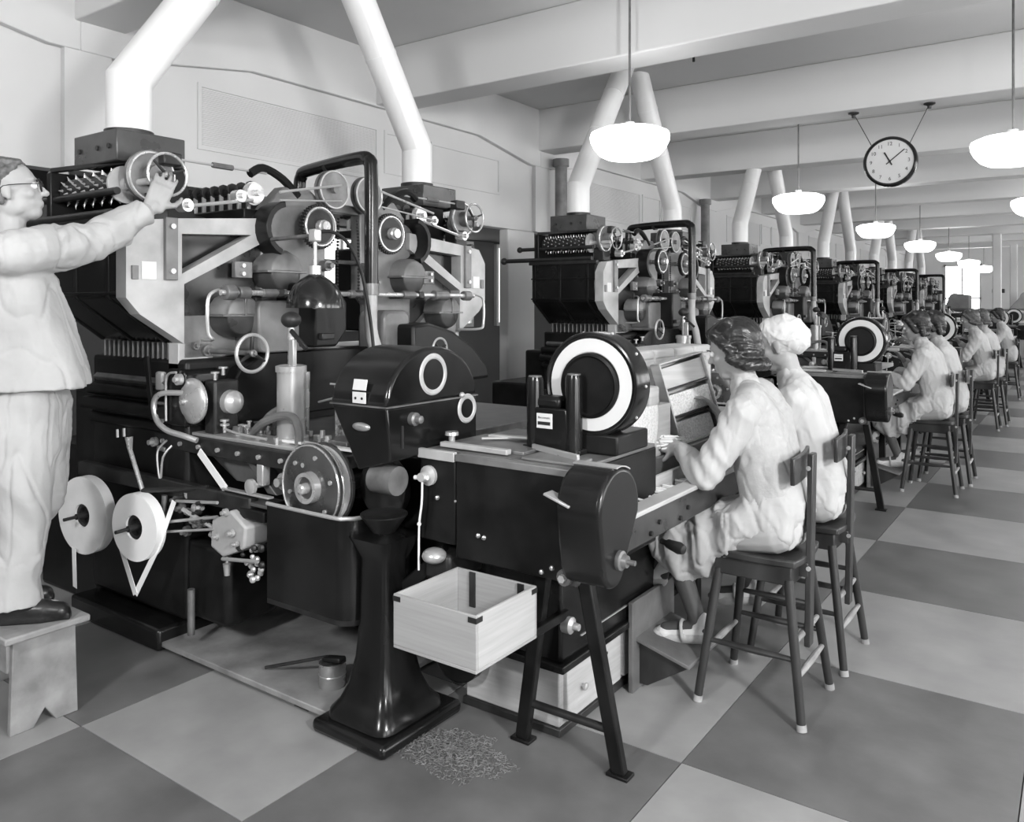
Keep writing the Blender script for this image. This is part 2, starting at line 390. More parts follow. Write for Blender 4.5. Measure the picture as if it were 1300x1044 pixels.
B().cyl((cx, cy - .05, cz), (cx, cy - .04, cz), .012).build('boss', 'ink', ck)
for s, xa in ((-1, -1.82), (1, -1.16)):
    g = B(); g.cyl((xa, cy, BZ - .008), (cx + s * .165, cy + .01, cz + .165), .004, n=6); wv = g.build('wire', 'iron', ck)
    g = B(); g.lathe((xa, cy, BZ), (0, 0, -1), [(0, .05), (.012, .05), (.025, .02), (.05, .016)], 12); g.build('ceiling_hook', 'iron', wv)
g = B().lathe((-3.0, 7.2, CZ), (0, 0, -1), [(0, .03), (.01, .03), (.012, .012), (.07, .012)], 10); tag(g.build('ceiling_hook', 'iron', origin=(-3.0, 7.2, CZ - .07)), 'small dark hook fixed in the ceiling left of the clock', 'hook')

# ------------------------------------------------------------------ exhaust ducts, two leaning pipes over every machine
DX, DYA, DYB = -3.72, 2.09, 4.13
def duct(x, y, ytop, label):
    g = B(); t = thing('exhaust_duct', label, 'duct', (x, y, 2.36), 'leaning exhaust ducts')
    s = (ytop - y) / (CZ - 2.62); d = Vector((0, ytop - y, CZ - 2.62)).normalized(); r = .102
    g2 = B(); u = Vector((1, 0, 0)); rr = []
    for (c, nrm) in ((Vector((x, y, 2.36)), Vector((0, 0, 1))), (Vector((x, y, 2.62)), (Vector((0, 0, 1)) + d).normalized()), (Vector((x, ytop + s * .05, CZ + .05)), d)):
        w = nrm.cross(u).normalized(); k = 1 / max(.5, nrm.dot(d if nrm != Vector((0, 0, 1)) else nrm))
        rr.append([c + (u * math.cos(a) + w * math.sin(a) * k) * r for a in [2 * math.pi * i / 32 for i in range(32)]])
    g2.rings(rr).build('pipe', 'duct', t, sharp=25)
    g3 = B()
    for q in (.42, .75):
        p = Vector((x, y, 2.62)).lerp(Vector((x, ytop, CZ)), q); g3.cyl(p - d * .012, p + d * .012, r + .003, n=32)
    for j, q in enumerate((.42, .75)):
        p = Vector((x, y, 2.62)).lerp(Vector((x, ytop, CZ)), q); B().cyl(p - d * .012, p + d * .012, r + .003, n=32).build('joint_band', 'duct', t)
    B().cyl((x, y, 2.345), (x, y, 2.375), r + .008, n=32).build('collar', 'iron', t)
    return t
ORD = ['nearest', 'second', 'third', 'fourth', 'fifth', 'sixth']
da = duct(DX, DYA, 2.98, ''); db = duct(DX, DYB, 3.30, '')
for k in range(6):
    for src, side in ((da, 'left'), (db, 'right')):
        o = src if k == 0 else copy_thing(src, 0, 4.2 * k)
        o['label'] = '%s of the two white ducts rising from the %s machine' % (side, ORD[k])

# ------------------------------------------------------------------ cigarette making machine (the nearest one, copied down the row)
YC = 3.13
mk = thing('making_machine', 'nearest black cigarette making machine, the man reaching to its top handwheel', 'machine', (-3.35, YC, 0), 'making machines in a row')
def P(g, name, material, bevel=0.0, parent=None, **k): return g.build(name, material, parent or mk, bevel=bevel, **k)
def handwheel(c, axis, Rr, r, name, parent=None, spokes=3, rimmat='polish', hubmat='iron', back=.1, phase=20):
    c = Vector(c); u, w, d = basis(AX.get(axis, axis))
    o = P(B().torus(c, axis, Rr, r, 36, 8), name, rimmat, parent=parent)
    g = B()
    for k in range(spokes):
        a = R(phase + 360 * k / spokes); e = u * math.cos(a) + w * math.sin(a)
        g = B().cap(c + e * .01 - d * .006, r * 1.2, c + e * Rr, r * .8, 8); P(g, 'spoke', hubmat, parent=o)
    g = B().lathe(c - d * back, tuple(d), [(0, .012), (back - .02, .012), (back - .02, Rr * .2), (back + .012, Rr * .2), (back + .016, Rr * .1), (back + .025, Rr * .1)], 14); P(g, 'hub', 'dullsteel', parent=o)
    return o
for mir in (False, True):
    def Q(g, name, material, bevel=0.0, parent=None, **k):
        return P(g.mirror_y(YC) if mir else g, name, material, bevel, parent, **k)
    def my(y): return 2 * YC - y if mir else y
    # light cast side frame with triangular window
    frame = Q(B().prism([(1.863, 1.58), (1.925, 1.508), (2.136, 1.372), (2.136, 1.644), (2.62, 1.885), (2.62, 1.985), (2.10, 1.94), (1.93, 1.92), (1.863, 1.83)], 'x', -3.42, -3.34,
              holes=[[(2.125, 1.69), (2.125, 1.872), (2.50, 1.893)]]), 'side_frame', 'greypaint', smooth=False)
    Q(B().box(-3.345, -3.32, 2.035, 2.095, 1.66, 1.94), 'slotted_bar', 'midgrey', .003, frame)
    for z in (1.70, 1.90): Q(B().cyl((-3.325, 2.065, z), (-3.308, 2.065, z), .012), 'bolt', 'steel', parent=frame)
    Q(B().box(-3.345, -3.335, 1.93, 2.0, 1.66, 1.74), 'notice_plate', 'label', .002, frame)
    Q(B().box(-3.345, -3.33, 1.885, 1.915, 1.66, 1.72), 'slot_plate', 'midgrey', .002, frame)
    # black hopper, chamfered below, with seam straps
    hop = Q(B().prism([(1.87, 1.58), (2.14, 1.38), (2.55, 1.38), (2.55, 1.92), (1.87, 1.92)], 'x', -4.08, -3.42), 'hopper', 'black', .012)
    for x in (-4.05, -3.78, -3.5):
        Q(B().prism([(1.864, 1.58), (2.138, 1.372), (2.15, 1.39), (1.88, 1.60), (1.88, 1.93), (1.864, 1.93)], 'x', x - .012, x + .012), 'strap', 'blackm', .002, hop)
    for z in (1.60, 1.78): Q(B().box(-4.08, -3.42, 1.860, 1.872, z - .006, z + .006), 'seam', 'blackm', .002, hop)
    Q(B().box(-4.10, -3.40, 1.85, 1.90, 1.905, 1.935), 'top_rail', 'iron', .004, hop)
    # comb of fins below the hopper
    cb = Q(B().box(-4.06, -3.42, 2.16, 2.30, 1.255, 1.275), 'comb_ledge', 'dullsteel', .003)
    fin = None
    for i in range(14):
        x = -4.03 + i * .043
        if fin is None: fin = Q(B().box(x, x + .012, 2.13, 2.26, 1.27, 1.375), 'comb_fin', 'dullsteel', .003, cb)
        else:
            f2 = fin.copy(); COL.objects.link(f2); f2.location = fin.location + Vector((i * .043, 0, 0))
    Q(B().box(-3.44, -3.36, 2.12, 2.30, 1.25, 1.375), 'comb_end_plate', 'greypaint', .004, cb)
    # bright chute sheet and mouldings beneath
    Q(B().prism([(2.17, 1.255), (2.10, 1.19), (2.12, 1.17), (2.25, 1.20), (2.25, 1.255)], 'x', -4.08, -3.44), 'chute_sheet', 'dullsteel', .004)
    for k_, (z, y) in enumerate(((1.13, 2.08), (1.06, 2.05), (.985, 2.10))):
        Q(B().prism(arc(y + .03, z, .03, 90, 270, 6) + [(y + .3, z - .03), (y + .3, z + .03)], 'x', -4.12, -3.42), 'moulding', 'blackm', 0)
    Q(B().bar((-3.52, 2.06, 1.31), (-3.45, 2.05, 1.03), .012, .03), 'pull_rod', 'blackm', .002)
    Q(B().box(-3.52, -3.46, 2.10, 2.25, 1.0, 1.24), 'gusset', 'greypaint', .01)
    # tower plates
    Q(B().prism([(2.136, 1.30), (2.136, 1.640), (2.62, 1.88), (2.62, 1.30)], 'x', -3.46, -3.415), 'recess_panel', 'darkgrey', .004)
    Q(B().prism([(2.145, 1.30), (2.145, 1.50), (2.42, 1.50), (2.50, 1.44), (2.62, 1.40), (2.62, 1.34), (2.35, 1.30)], 'x', -3.41, -3.36), 'apron_plate', 'midgrey', .006)
    Q(B().prism([(2.58, 1.30), (2.58, 2.02), (2.66, 2.10), (2.72, 2.16), (2.90, 2.16), (3.0, 2.09), (3.0, 1.62), (2.93, 1.55), (2.93, 1.30)], 'x', -3.45, -3.37), 'column_plate', 'midgrey', .008)
    Q(B().prism(arc(2.66, 1.93, .14, 100, 250, 10) + arc(2.66, 1.93, .11, 250, 100, 10), 'x', -3.37, -3.25), 'gear_guard', 'blackm', .003)
    # big gear wheel
    gc = (-3.27, 2.865, 1.958)
    gr = Q(B().gear(gc, 'x', .118, .03, 40), 'gear_wheel', 'iron', 0, sharp=30)
    Q(B().lathe((-3.256, 2.865, 1.958), 'x', [(0, .104), (.004, .104), (.004, .092), (.001, .088), (.001, .02)], 36), 'gear_face', 'dullsteel', parent=gr)
    Q(B().torus((-3.252, 2.865, 1.958), 'x', .099, .006, 40, 6), 'gear_rim', 'polish', parent=gr)
    Q(B().lathe((-3.40, 2.865, 1.958), 'x', [(0, .02), (.145, .02), (.145, .034), (.175, .034), (.18, .028), (.195, .026)], 18), 'gear_hub', 'polish', parent=gr)
    # split gear covers
    for ci, (y, z, r, x) in enumerate(((2.655, 1.715, .112, -3.30), (2.37, 1.50, .105, -3.26))):
        cv = Q(B().rings([[(xx, y + rr * math.cos(a), z + .004 + rr * math.sin(a) * .96) for a in [math.pi * q / 7 for q in range(8)]] for xx, rr in ((x - .10, r), (x + .005, r), (x + .04, r * .86), (x + .052, r * .6))]), 'gear_cover', 'midgrey', .004, sharp=25)
        Q(B().rings([[(xx, y + rr * math.cos(a), z - .004 + rr * math.sin(a)) for a in [math.pi + math.pi * q / 9 for q in range(10)]] for xx, rr in ((x - .10, r * .95), (x - .005, r * .95), (x + .03, r * .82), (x + .045, r * .5))]), 'cover_base', 'darkgrey', .004, cv, sharp=25)
        Q(B().box(x - .08, x + .045, y - r * 1.10, y + r * 1.10, z - .006, z + .006), 'flange', 'dullsteel', .002, cv)
        for q in (-.8, -.3, .3, .8): Q(B().cyl((x + .02, y + q * r, z + .006), (x + .02, y + q * r, z + .016), .007, n=8), 'flange_bolt', 'steel', parent=cv)
        if ci: Q(B().box(x + .02, x + .056, y - .006, y + .006, z, z + r * .95), 'rib', 'dullsteel', .003, cv)
    Q(B().box(-3.36, -3.33, 2.40, 2.50, 1.68, 1.76), 'bracket_plate', 'midgrey', .004)
    for z in (1.70, 1.74): Q(B().cyl((-3.335, 2.44, z), (-3.315, 2.44, z), .01), 'bolt', 'steel')
    for (y, z, r) in ((2.2, 1.36, .018), (2.26, 1.335, .026)): Q(B().lathe((-3.37, y, z), 'x', [(0, r), (.03, r), (.03, r * .6), (.045, r * .5)], 12), 'plug', 'dullsteel')
    # bent tube guard beside the cover
    Q(B().tube([(-3.2, 2.24, 1.615), (-3.16, 2.17, 1.61), (-3.15, 2.13, 1.57), (-3.15, 2.13, 1.43), (-3.16, 2.16, 1.395), (-3.3, 2.2, 1.39)], .008, 8, 5), 'bent_rail', 'steel')
    # hopper head: hood box under the duct, toothed drum, handwheel, bars
    hb = Q(B().box(-3.92, -3.54, 1.93, 2.27, 2.20, 2.345), 'hood_box', 'darkgrey', .006)
    for x in (-3.86, -3.7, -3.6): Q(B().cyl((x, 1.932, 2.27), (x, 1.922, 2.27), .012, n=8), 'bolt', 'iron', parent=hb)
    Q(B().prism([(2.05, 1.93), (2.05, 2.2), (2.27, 2.2), (2.33, 1.99), (2.50, 1.96), (2.50, 1.93)], 'x', -4.02, -3.55), 'hood', 'blackm', .006)
    dr = Q(B().cyl((-3.99, 1.96, 2.09), (-3.52, 1.96, 2.09), .062, n=20), 'picker_drum', 'iron')
    tb = B()
    for i in range(11):
        for a in range(12):
            an = R(30 * a + 15 * (i % 2)); x = -3.96 + .04 * i
            d = Vector((0, math.cos(an), math.sin(an))); c0 = Vector((x, 1.96, 2.09))
            tb.lathe(c0 + d * .06, tuple(d), [(0, .007), (.022, .001)], 4)
    Q(tb, 'drum_tooth', 'steel', parent=dr, kind='stuff', smooth=False)
    Q(B().lathe((-3.525, 1.96, 2.09), 'x', [(0, .084), (.012, .084), (.012, .03), (.03, .022), (.03, .016), (.20, .016)], 32), 'drum_disc', 'drum', parent=dr)
    for (z, y, x0, r, bl) in ((2.05, 1.885, -4.22, .022, 1), (1.95, 1.86, -4.38, .026, 1)):
        rb = Q(B().cyl((x0, y, z), (-3.45, y, z), r * .75), 'cross_bar', 'iron'); Q(B().sphere((x0, y, z), r * 1.25), 'bar_end', 'iron', parent=rb)
    Q(B().box(-4.04, -4.0, 1.86, 2.1, 1.92, 2.18), 'end_bracket', 'blackm', .006)
    Q(B().bar((-4.02, 1.88, 2.19), (-3.45, 2.02, 2.205), .03, .022), 'upper_bar', 'iron', .004)
    hw = handwheel((-3.30, my(2.03), 2.125), 'x', .093, .0065, 'handwheel', back=.2)
    Q(B().lathe((-3.46, 2.02, 2.125), 'x', [(0, .06), (.03, .06), (.03, .118), (.05, .118), (.055, .10), (.055, .05), (.11, .045)], 36), 'drive_flange', 'dullsteel')
    Q(B().torus((-3.405, 2.02, 2.125), 'x', .107, .007, 36, 6), 'flange_rim', 'polish')
    Q(B().box(-3.50, -3.40, 1.98, 2.10, 1.93, 2.05), 'bearing_block', 'iron', .01)
    # rocker arms over the hopper
    ra = Q(B().cyl((-4.0, 2.56, 2.13), (-3.36, 2.56, 2.13), .014), 'rocker_shaft', 'iron')
    Q(B().box(-4.0, -3.40, 2.50, 2.62, 1.98, 2.03), 'rocker_beam', 'blackm', .006, ra)
    for i in range(8):
        x = -3.95 + .075 * i
        rk = Q(B().prism(arc(2.56, 2.14, .034, 0, 360, 11)[:-1], 'x', x - .008, x + .008), 'rocker_arm', 'iron', .003, ra)
        Q(B().box(x - .007, x + .007, 2.535, 2.555, 1.98, 2.12), 'rocker_link', 'steel', .002, ra)
    tr_ = Q(B().cyl((-3.38, 2.12, 2.215), (-3.38, 2.62, 2.215), .006, n=8), 'tie_rod', 'steel'); Q(B().cyl((-3.38, 2.31, 2.215), (-3.38, 2.42, 2.215), .014, n=8), 'turnbuckle', 'dullsteel', parent=tr_)
    Q(B().box(-3.42, -3.36, 2.05, 2.14, 2.18, 2.24), 'rod_bracket', 'iron', .008)
    Q(B().lathe((-3.36, 2.52, 2.10), 'x', [(0, .058), (.012, .058), (.012, .045), (.03, .05), (.03, .015), (.06, .015)], 26), 'chain_wheel', 'polish')
    Q(B().lathe((-3.36, 2.42, 2.075), 'x', [(0, .03), (.05, .03), (.05, .012), (.07, .012)], 18), 'roller', 'polish')
    Q(B().lathe((-3.36, 2.13, 2.00), 'x', [(0, .03), (.06, .03), (.06, .014), (.08, .014)], 18), 'roller', 'polish')
    Q(B().cyl((-3.33, 2.15, 2.0), (-3.33, 2.50, 2.065), .009, n=8), 'link_rod', 'steel')
    Q(B().tube([(-3.38, 2.52, 2.2), (-3.38, 2.60, 2.24), (-3.38, 2.72, 2.20), (-3.38, 2.82, 2.12)], .022, 8, 4), 'curved_bracket', 'blackm')
    Q(B().cyl((-3.20, 2.56, 2.10), (-3.22, 2.98, 2.185), .007, n=8), 'link_rod', 'steel')
    Q(B().cyl((-3.20, 2.56, 2.06), (-3.22, 2.98, 2.10), .005, n=8), 'link_rod', 'steel')
    pl = Q(B().lathe((-3.34, 3.0, 2.17), 'x', [(0, .105), (.015, .105), (.018, .085), (.03, .105), (.045, .105), (.045, .09), (.035, .02), (.06, .02)], 32), 'belt_pulley', 'dullsteel')
    Q(B().torus((-3.295, 3.0, 2.17), 'x', .099, .005, 36, 6), 'pulley_rim', 'steel', parent=pl)
    ch = B()
    for i in range(26):
        z = 2.02 - i * .018; ch.sphere((-3.33, 3.06 - .01 * math.sin(i * .1), z), .008, 6, 4)
    Q(ch, 'roller_chain', 'iron', kind='stuff')
    for (y, z, r) in ((2.98, 1.76, .03), (2.92, 1.68, .02), (2.99, 1.60, .024)): Q(B().lathe((-3.37, y, z), 'x', [(0, r), (.05, r), (.05, r * .5), (.08, r * .5)], 14), 'idler', 'dullsteel')
    Q(B().lathe((-3.28, 2.62, 1.37), 'x', [(0, .035), (.04, .035), (.04, .02), (.08, .02)], 14), 'cam_roller', 'iron')
# cross members of the tower
P(B().box(-3.44, -3.38, 2.9, 3.36, 2.06, 2.11), 'tower_crossbar', 'midgrey', .006)
P(B().box(-3.42, -3.38, 2.62, 3.64, 1.775, 1.80), 'tower_tie', 'iron', .003)
sh = P(B().cyl((-3.13, 2.18, 1.605), (-3.13, 4.0, 1.605), .013), 'main_shaft', 'polish')
for y, r, L in ((2.20, .035, .05), (2.27, .028, .06), (2.40, .02, .14), (2.95, .022, .10), (3.35, .024, .1), (3.62, .03, .12), (3.9, .03, .06)):
    P(B().cyl((-3.13, y, 1.605), (-3.13, y + L, 1.605), r), 'shaft_collar', 'dullsteel', .004, sh)
for y in (2.5, 3.0, 3.5): P(B().box(-3.36, -3.11, y - .02, y + .02, 1.585, 1.625), 'shaft_bearing', 'iron', .006)
# U shaped suction pipe
up = P(B().tube([(-3.76, 3.15, 2.06), (-3.76, 3.15, 2.24), (-3.74, 3.147, 2.30), (-3.66, 3.13, 2.325), (-3.14, 3.02, 2.325), (-3.04, 3.0, 2.30), (-3.015, 2.995, 2.22), (-3.015, 2.995, 1.60)], .036, 14, 5), 'suction_pipe', 'black')
P(B().tube([(-3.015, 2.995, 1.62), (-3.015, 2.995, 1.42), (-2.98, 3.0, 1.30), (-2.95, 3.0, 1.12)], .033, 14, 5), 'pipe_lower_length', 'drum', parent=up)
P(B().cyl((-3.015, 2.995, 1.60), (-3.015, 2.995, 1.66), .041), 'pipe_coupling', 'dullsteel', parent=up)
P(B().cyl((-3.45, 3.09, 2.322), (-3.42, 3.083, 2.322), .039), 'pipe_band', 'iron', parent=up)
# housings on the front of the tower
P(B().prism([(2.66, 1.66), (2.80, 1.66), (2.87, 1.56), (2.87, 1.42), (2.80, 1.34), (2.66, 1.34)], 'x', -3.36, -3.06), 'gear_housing', 'blackm', .012)
P(B().prism(arc(2.46, 1.36, .04, 180, 270, 4) + arc(2.68, 1.36, .04, 270, 360, 4) + arc(2.68, 1.53, .04, 0, 90, 4) + arc(2.46, 1.53, .04, 90, 180, 4), 'x', -3.36, -3.18), 'inspection_cover', 'midgrey', .008)
P(B().box(-3.06, -3.03, 2.68, 2.76, 1.38, 1.41), 'latch', 'iron', .004)
P(B().prism([(3.28, 1.10), (3.28, 1.44), (3.42, 1.45), (3.62, 1.40), (3.80, 1.31), (3.95, 1.18), (3.98, 1.10)], 'x', -3.34, -2.98), 'delivery_hood', 'blackm', .02)
P(B().prism(arc(3.22, 1.47, .05, 180, 90, 4) + arc(3.34, 1.47, .05, 90, 0, 4) + [(3.37, 1.30), (3.17, 1.30)], 'x', -3.30, -3.10), 'casting', 'midgrey', .02)
handwheel((-3.0, 2.25, 1.335), 'x', .082, .0085, 'handwheel', back=.3, rimmat='steel', phase=90)
handwheel((-2.98, 3.5, 1.30), 'x', .06, .007, 'handwheel', back=.3, rimmat='steel')
# lower body, plinth, deck
P(B().box(-4.12, -3.30, 2.12, 4.2, .12, 1.30), 'lower_body', 'blackm', .02)
P(B().box(-4.34, -4.10, 2.14, 4.1, 0, 1.12), 'feed_body', 'blackm', .02)
P(B().box(-4.75, -4.32, 2.16, 4.1, 0, .80), 'feed_base', 'blackm', .02)
P(B().box(-3.32, -2.62, 2.5, 4.0, .12, .90), 'bed_body', 'blackm', .02)
P(B().prism([(2.20, 1.0), (2.35, 1.25), (2.5, 1.32), (4.0, 1.32), (4.0, 1.0)], 'x', -3.34, -3.22), 'front_slope', 'black', .01)
P(B().box(-4.14, -2.55, 2.66, 4.1, 0, .12), 'plinth', 'black', .015)
P(B().box(-4.14, -3.36, 2.02, 2.7, 0, .10), 'plinth_step', 'black', .015)
P(B().box(-3.58, -2.36, 2.16, 3.9, .90, .955), 'deck', 'dullsteel', .006)
rail = P(B().box(-3.56, -2.42, 2.12, 2.165, .885, .957), 'front_rail', 'iron', .006)
for i in range(8): P(B().cyl((-3.48 + .14 * i, 2.12, .92), (-3.48 + .14 * i, 2.108, .92), .010, n=8), 'rail_bolt', 'steel', parent=rail)
P(B().box(-3.54, -2.44, 2.15, 2.30, .957, .972), 'rail_cap', 'steel', .003, rail)
P(B().lathe((-3.54, 2.13, .91), (0, -1, 0), [(0, .022), (.03, .022), (.03, .012), (.05, .012)], 12), 'clamp_screw', 'steel', parent=rail)
P(B().prism(arc(-3.81, .99, .05, 180, 90, 5) + arc(-3.38, .99, .05, 90, 0, 5) + [(-3.33, .70), (-3.86, .70)], 'y', 2.13, 2.62), 'motor_box', 'black', .012)
P(B().bar((-4.1, 2.06, .735), (-2.80, 2.11, .72), .05, .07), 'lower_rail', 'iron', .008)
P(B().prism([(-3.30, .86), (-2.95, .88), (-2.66, .885), (-2.66, .76), (-3.10, .76)], 'y', 2.24, 2.27), 'web_plate', 'midgrey', .004)
P(B().prism([(-2.93, .885), (-2.88, .885), (-2.72, .76), (-2.78, .76)], 'y', 2.16, 2.24), 'strut', 'dullsteel', .004)
P(B().bar((-3.17, 2.10, .905), (-2.98, 2.10, .765), .006, .035), 'paper_band', 'paper')
P(B().bar((-2.99, 2.10, .768), (-2.68, 2.10, .768), .03, .008), 'band_shelf', 'steel', .002)
P(B().lathe((-2.80, 2.16, .80), (0, -1, 0), [(0, .012), (.06, .012), (.06, .032), (.075, .032), (.08, .02)], 16), 'knurled_knob', 'steel')
P(B().box(-2.86, -2.70, 2.08, 2.22, .665, .71), 'foot_block', 'blackm', .006)
P(B().box(-2.85, -2.69, 2.09, 2.20, .72, .735), 'wear_plate', 'dullsteel', .004)
P(B().lathe((-2.66, 2.2, .83), (0, -1, 0), [(0, .035), (.06, .035), (.06, .02), (.09, .018)], 16), 'roller', 'steel')
P(B().box(-2.80, -2.76, 2.12, 2.16, .80, .89), 'hanger', 'steel', .004)
P(B().tube([(-3.42, 2.10, .93), (-3.46, 2.08, .88), (-3.44, 2.07, .80), (-3.42, 2.07, .76), (-3.40, 2.07, .86), (-3.38, 2.1, .91)], .005, 6, 4), 'copper_loop', 'steel')
# open trough below the wheel
outer = [(-2.66, 2.36), (-2.66, 2.065)] + arc(-2.27, 2.145, .08, 270, 360, 6) + [(-2.19, 2.36)]
inner = [(-2.202, 2.36)] + arc(-2.27, 2.145, .068, 360, 270, 6) + [(-2.648, 2.077), (-2.648, 2.36)]
tk = P(B().prism(outer + inner, 'z', .38, .755), 'trough', 'black', 0)
P(B().tube([(-2.66, 2.065, .757), (-2.30, 2.064, .757), (-2.225, 2.085, .757), (-2.192, 2.145, .757), (-2.19, 2.36, .757)], .008, 8, 4), 'trough_lip', 'steel', parent=tk)
P(B().prism([(-2.66, 2.36), (-2.66, 2.065)] + arc(-2.27, 2.145, .08, 270, 360, 6) + [(-2.19, 2.36)], 'z', .36, .38), 'trough_floor', 'iron', parent=tk)
P(B().box(-2.66, -2.19, 2.35, 2.37, .36, .75), 'trough_back', 'iron', parent=tk)
# rod wheel with white tape
wy = 2.10
wh = P(B().lathe((-2.455, wy + .09, .84), (0, -1, 0), [(0, .165), (.012, .165), (.014, .150), (.060, .150), (.062, .168), (.078, .168), (.082, .160), (.080, .06), (.10, .058)], 44), 'tape_wheel', 'turned', sharp=30)
for dy, rr_ in ((.008, .162), (.028, .168)): P(B().torus((-2.455, wy + dy, .84), 'y', rr_, .004, 44, 6), 'wheel_rim', 'polish', parent=wh)
P(B().lathe((-2.455, wy + .075, .84), (0, -1, 0), [(0, .151), (.0, .155), (.040, .155), (.040, .151)], 44, cap=False), 'tape', 'paper', parent=wh)
P(B().lathe((-2.455, wy + .01, .84), (0, -1, 0), [(0, .062), (.03, .060), (.03, .045), (.012, .040), (.012, .022), (.05, .020), (.055, .014)], 28), 'wheel_hub', 'polish', parent=wh)
for k in range(6):
    a = R(60 * k + 15); P(B().cyl((-2.455 + .12 * math.cos(a), wy + .012, .84 + .12 * math.sin(a)), (-2.455 + .12 * math.cos(a), wy + .002, .84 + .12 * math.sin(a)), .009, n=8), 'wheel_bolt', 'steel', parent=wh)
P(B().cyl((-2.455, wy + .05, .84), (-2.455, 2.5, .84), .05), 'axle', 'iron', parent=wh)
P(B().bar((-2.72, 2.20, .985), (-2.2, 2.20, .985), .028, .010), 'cigarette_rod', 'paper')
# polished pump disc and tube guard on the deck
pd = P(B().lathe((-3.25, 2.13, 1.12), (0, -1, 0), [(0, .10), (.012, .104), (.02, .10), (.028, .08), (.05, .03), (.052, .012), (.07, .010)], 40), 'pump_disc', 'polish', sharp=60)
P(B().box(-3.24, -3.16, 2.17, 2.30, .96, 1.21), 'pump_body', 'iron', .012); P(B().lathe((-3.16, 2.25, 1.11), 'x', [(0, .055), (.03, .052), (.05, .03), (.055, .01)], 20), 'pump_bonnet', 'steel')
for (x, y, z) in ((-3.2, 2.2, 1.21), (-3.14, 2.2, 1.235), (-3.13, 2.2, 1.0), (-3.1, 2.18, .985)): P(B().lathe((x, y, z), 'z', [(0, .008), (.03, .008), (.03, .02), (.038, .02)], 10), 'thumb_screw', 'polish')
P(B().tube([(-3.27, 2.10, 1.155), (-3.39, 2.06, 1.15), (-3.44, 2.05, 1.11), (-3.42, 2.05, 1.03), (-3.34, 2.05, .99), (-3.24, 2.06, .975), (-3.17, 2.09, .955)], .013, 10, 5), 'tube_guard', 'steel')
P(B().prism(arc(-3.40, 1.23, .03, 180, 90, 4) + arc(-3.31, 1.23, .03, 90, 0, 4) + [(-3.28, 1.0), (-3.43, 1.0)], 'y', 2.10, 2.28), 'valve_box', 'black', .008)
P(B().tube([(-3.41, 2.09, 1.02), (-3.41, 2.09, 1.19), (-3.39, 2.09, 1.235), (-3.33, 2.09, 1.245)], .006, 8, 4), 'valve_pipe', 'steel')
P(B().lathe((-3.31, 2.10, 1.215), (0, -1, 0), [(0, .026), (.02, .026), (.02, .012), (.035, .012)], 14), 'valve_plug', 'steel')
# oil cylinder with ball handle
cyl_ = P(B().lathe((-2.80, 2.30, .96), 'z', [(0, .075), (.02, .075), (.02, .060), (.09, .060), (.09, .064), (.10, .064), (.10, .060), (.30, .060), (.30, .066), (.325, .066), (.33, .05), (.33, .02)], 28), 'oil_cylinder', 'steel')
P(B().cyl((-2.80, 2.30, 1.28), (-2.80, 2.30, 1.46), .014), 'plunger', 'polish', parent=cyl_); P(B().sphere((-2.80, 2.30, 1.485), (.044, .044, .036), 18, 10), 'ball_handle', 'iron', parent=cyl_)
P(B().box(-2.78, -2.75, 2.27, 2.29, 1.25, 1.40), 'side_guide', 'steel', .003, cyl_); P(B().bar((-2.79, 2.29, 1.44), (-2.70, 2.3, 1.36), .012, .02), 'lever', 'iron', .003, cyl_)
P(B().tube([(-2.98, 2.24, .985), (-2.92, 2.22, 1.02), (-2.84, 2.20, 1.055), (-2.74, 2.2, 1.085), (-2.66, 2.2, 1.08), (-2.63, 2.2, 1.03), (-2.63, 2.2, .96)], .018, 10, 5), 'curved_arm', 'midgrey')
P(B().tube([(-3.0, 2.30, 1.0), (-2.92, 2.28, 1.06), (-2.84, 2.28, 1.10)], .018, 10, 5), 'curved_arm', 'midgrey')
for (x, y, z0, z1) in ((-2.62, 2.4, .96, 1.20), (-2.93, 2.5, .96, 1.24), (-3.03, 2.32, .96, 1.02), (-2.72, 2.16, .96, 1.0), (-2.58, 2.18, .96, .995)):
    P(B().cyl((x, y, z0), (x, y, z1), .008, .013 if z1 > 1.1 else .008, n=10), 'hand_lever' if z1 > 1.1 else 'stud', 'polish')
for (x, y, r, h) in ((-2.70, 2.25, .03, .04), (-2.52, 2.26, .026, .06), (-2.47, 2.36, .03, .05), (-2.60, 2.30, .02, .07), (-2.9, 2.2, .018, .03), (-3.06, 2.22, .02, .03)):
    P(B().lathe((x, y, .955), 'z', [(0, r), (h * .6, r), (h * .6, r * .6), (h, r * .5)], 12), 'guide_block', 'steel')
P(B().box(-2.56, -2.40, 2.25, 2.40, .955, 1.0), 'guide_bed', 'dullsteel', .006)
P(B().lathe((-2.45, 2.3, 1.02), 'z', [(0, .02), (.04, .025), (.045, .05), (.055, .05)], 16), 'oil_cup', 'tin')
for (a, b) in (((-2.72, 2.45, 1.20), (-2.40, 2.60, 1.17)), ((-2.76, 2.42, 1.12), (-2.38, 2.30, 1.20))): P(B().cyl(a, b, .005, n=6), 'stay_rod', 'steel')
for i in range(26):
    x = random.uniform(-3.2, -2.4); y = random.uniform(2.2, 2.5); r = random.uniform(.008, .02); h = random.uniform(.015, .06)
    if abs(x + 2.8) < .09 and abs(y - 2.3) < .09: continue
    if i % 3: P(B().lathe((x, y, .955), 'z', [(0, r), (h * .5, r), (h * .5, r * .5), (h, r * .5), (h, r * .8), (h + .006, r * .8)], 10), 'adjuster', ('polish', 'steel', 'dullsteel')[i % 3])
    else: P(B().box(x - r * 2, x + r * 2, y - r, y + r, .955, .955 + h), 'guide_block', ('midgrey', 'drum')[i % 2], .003)
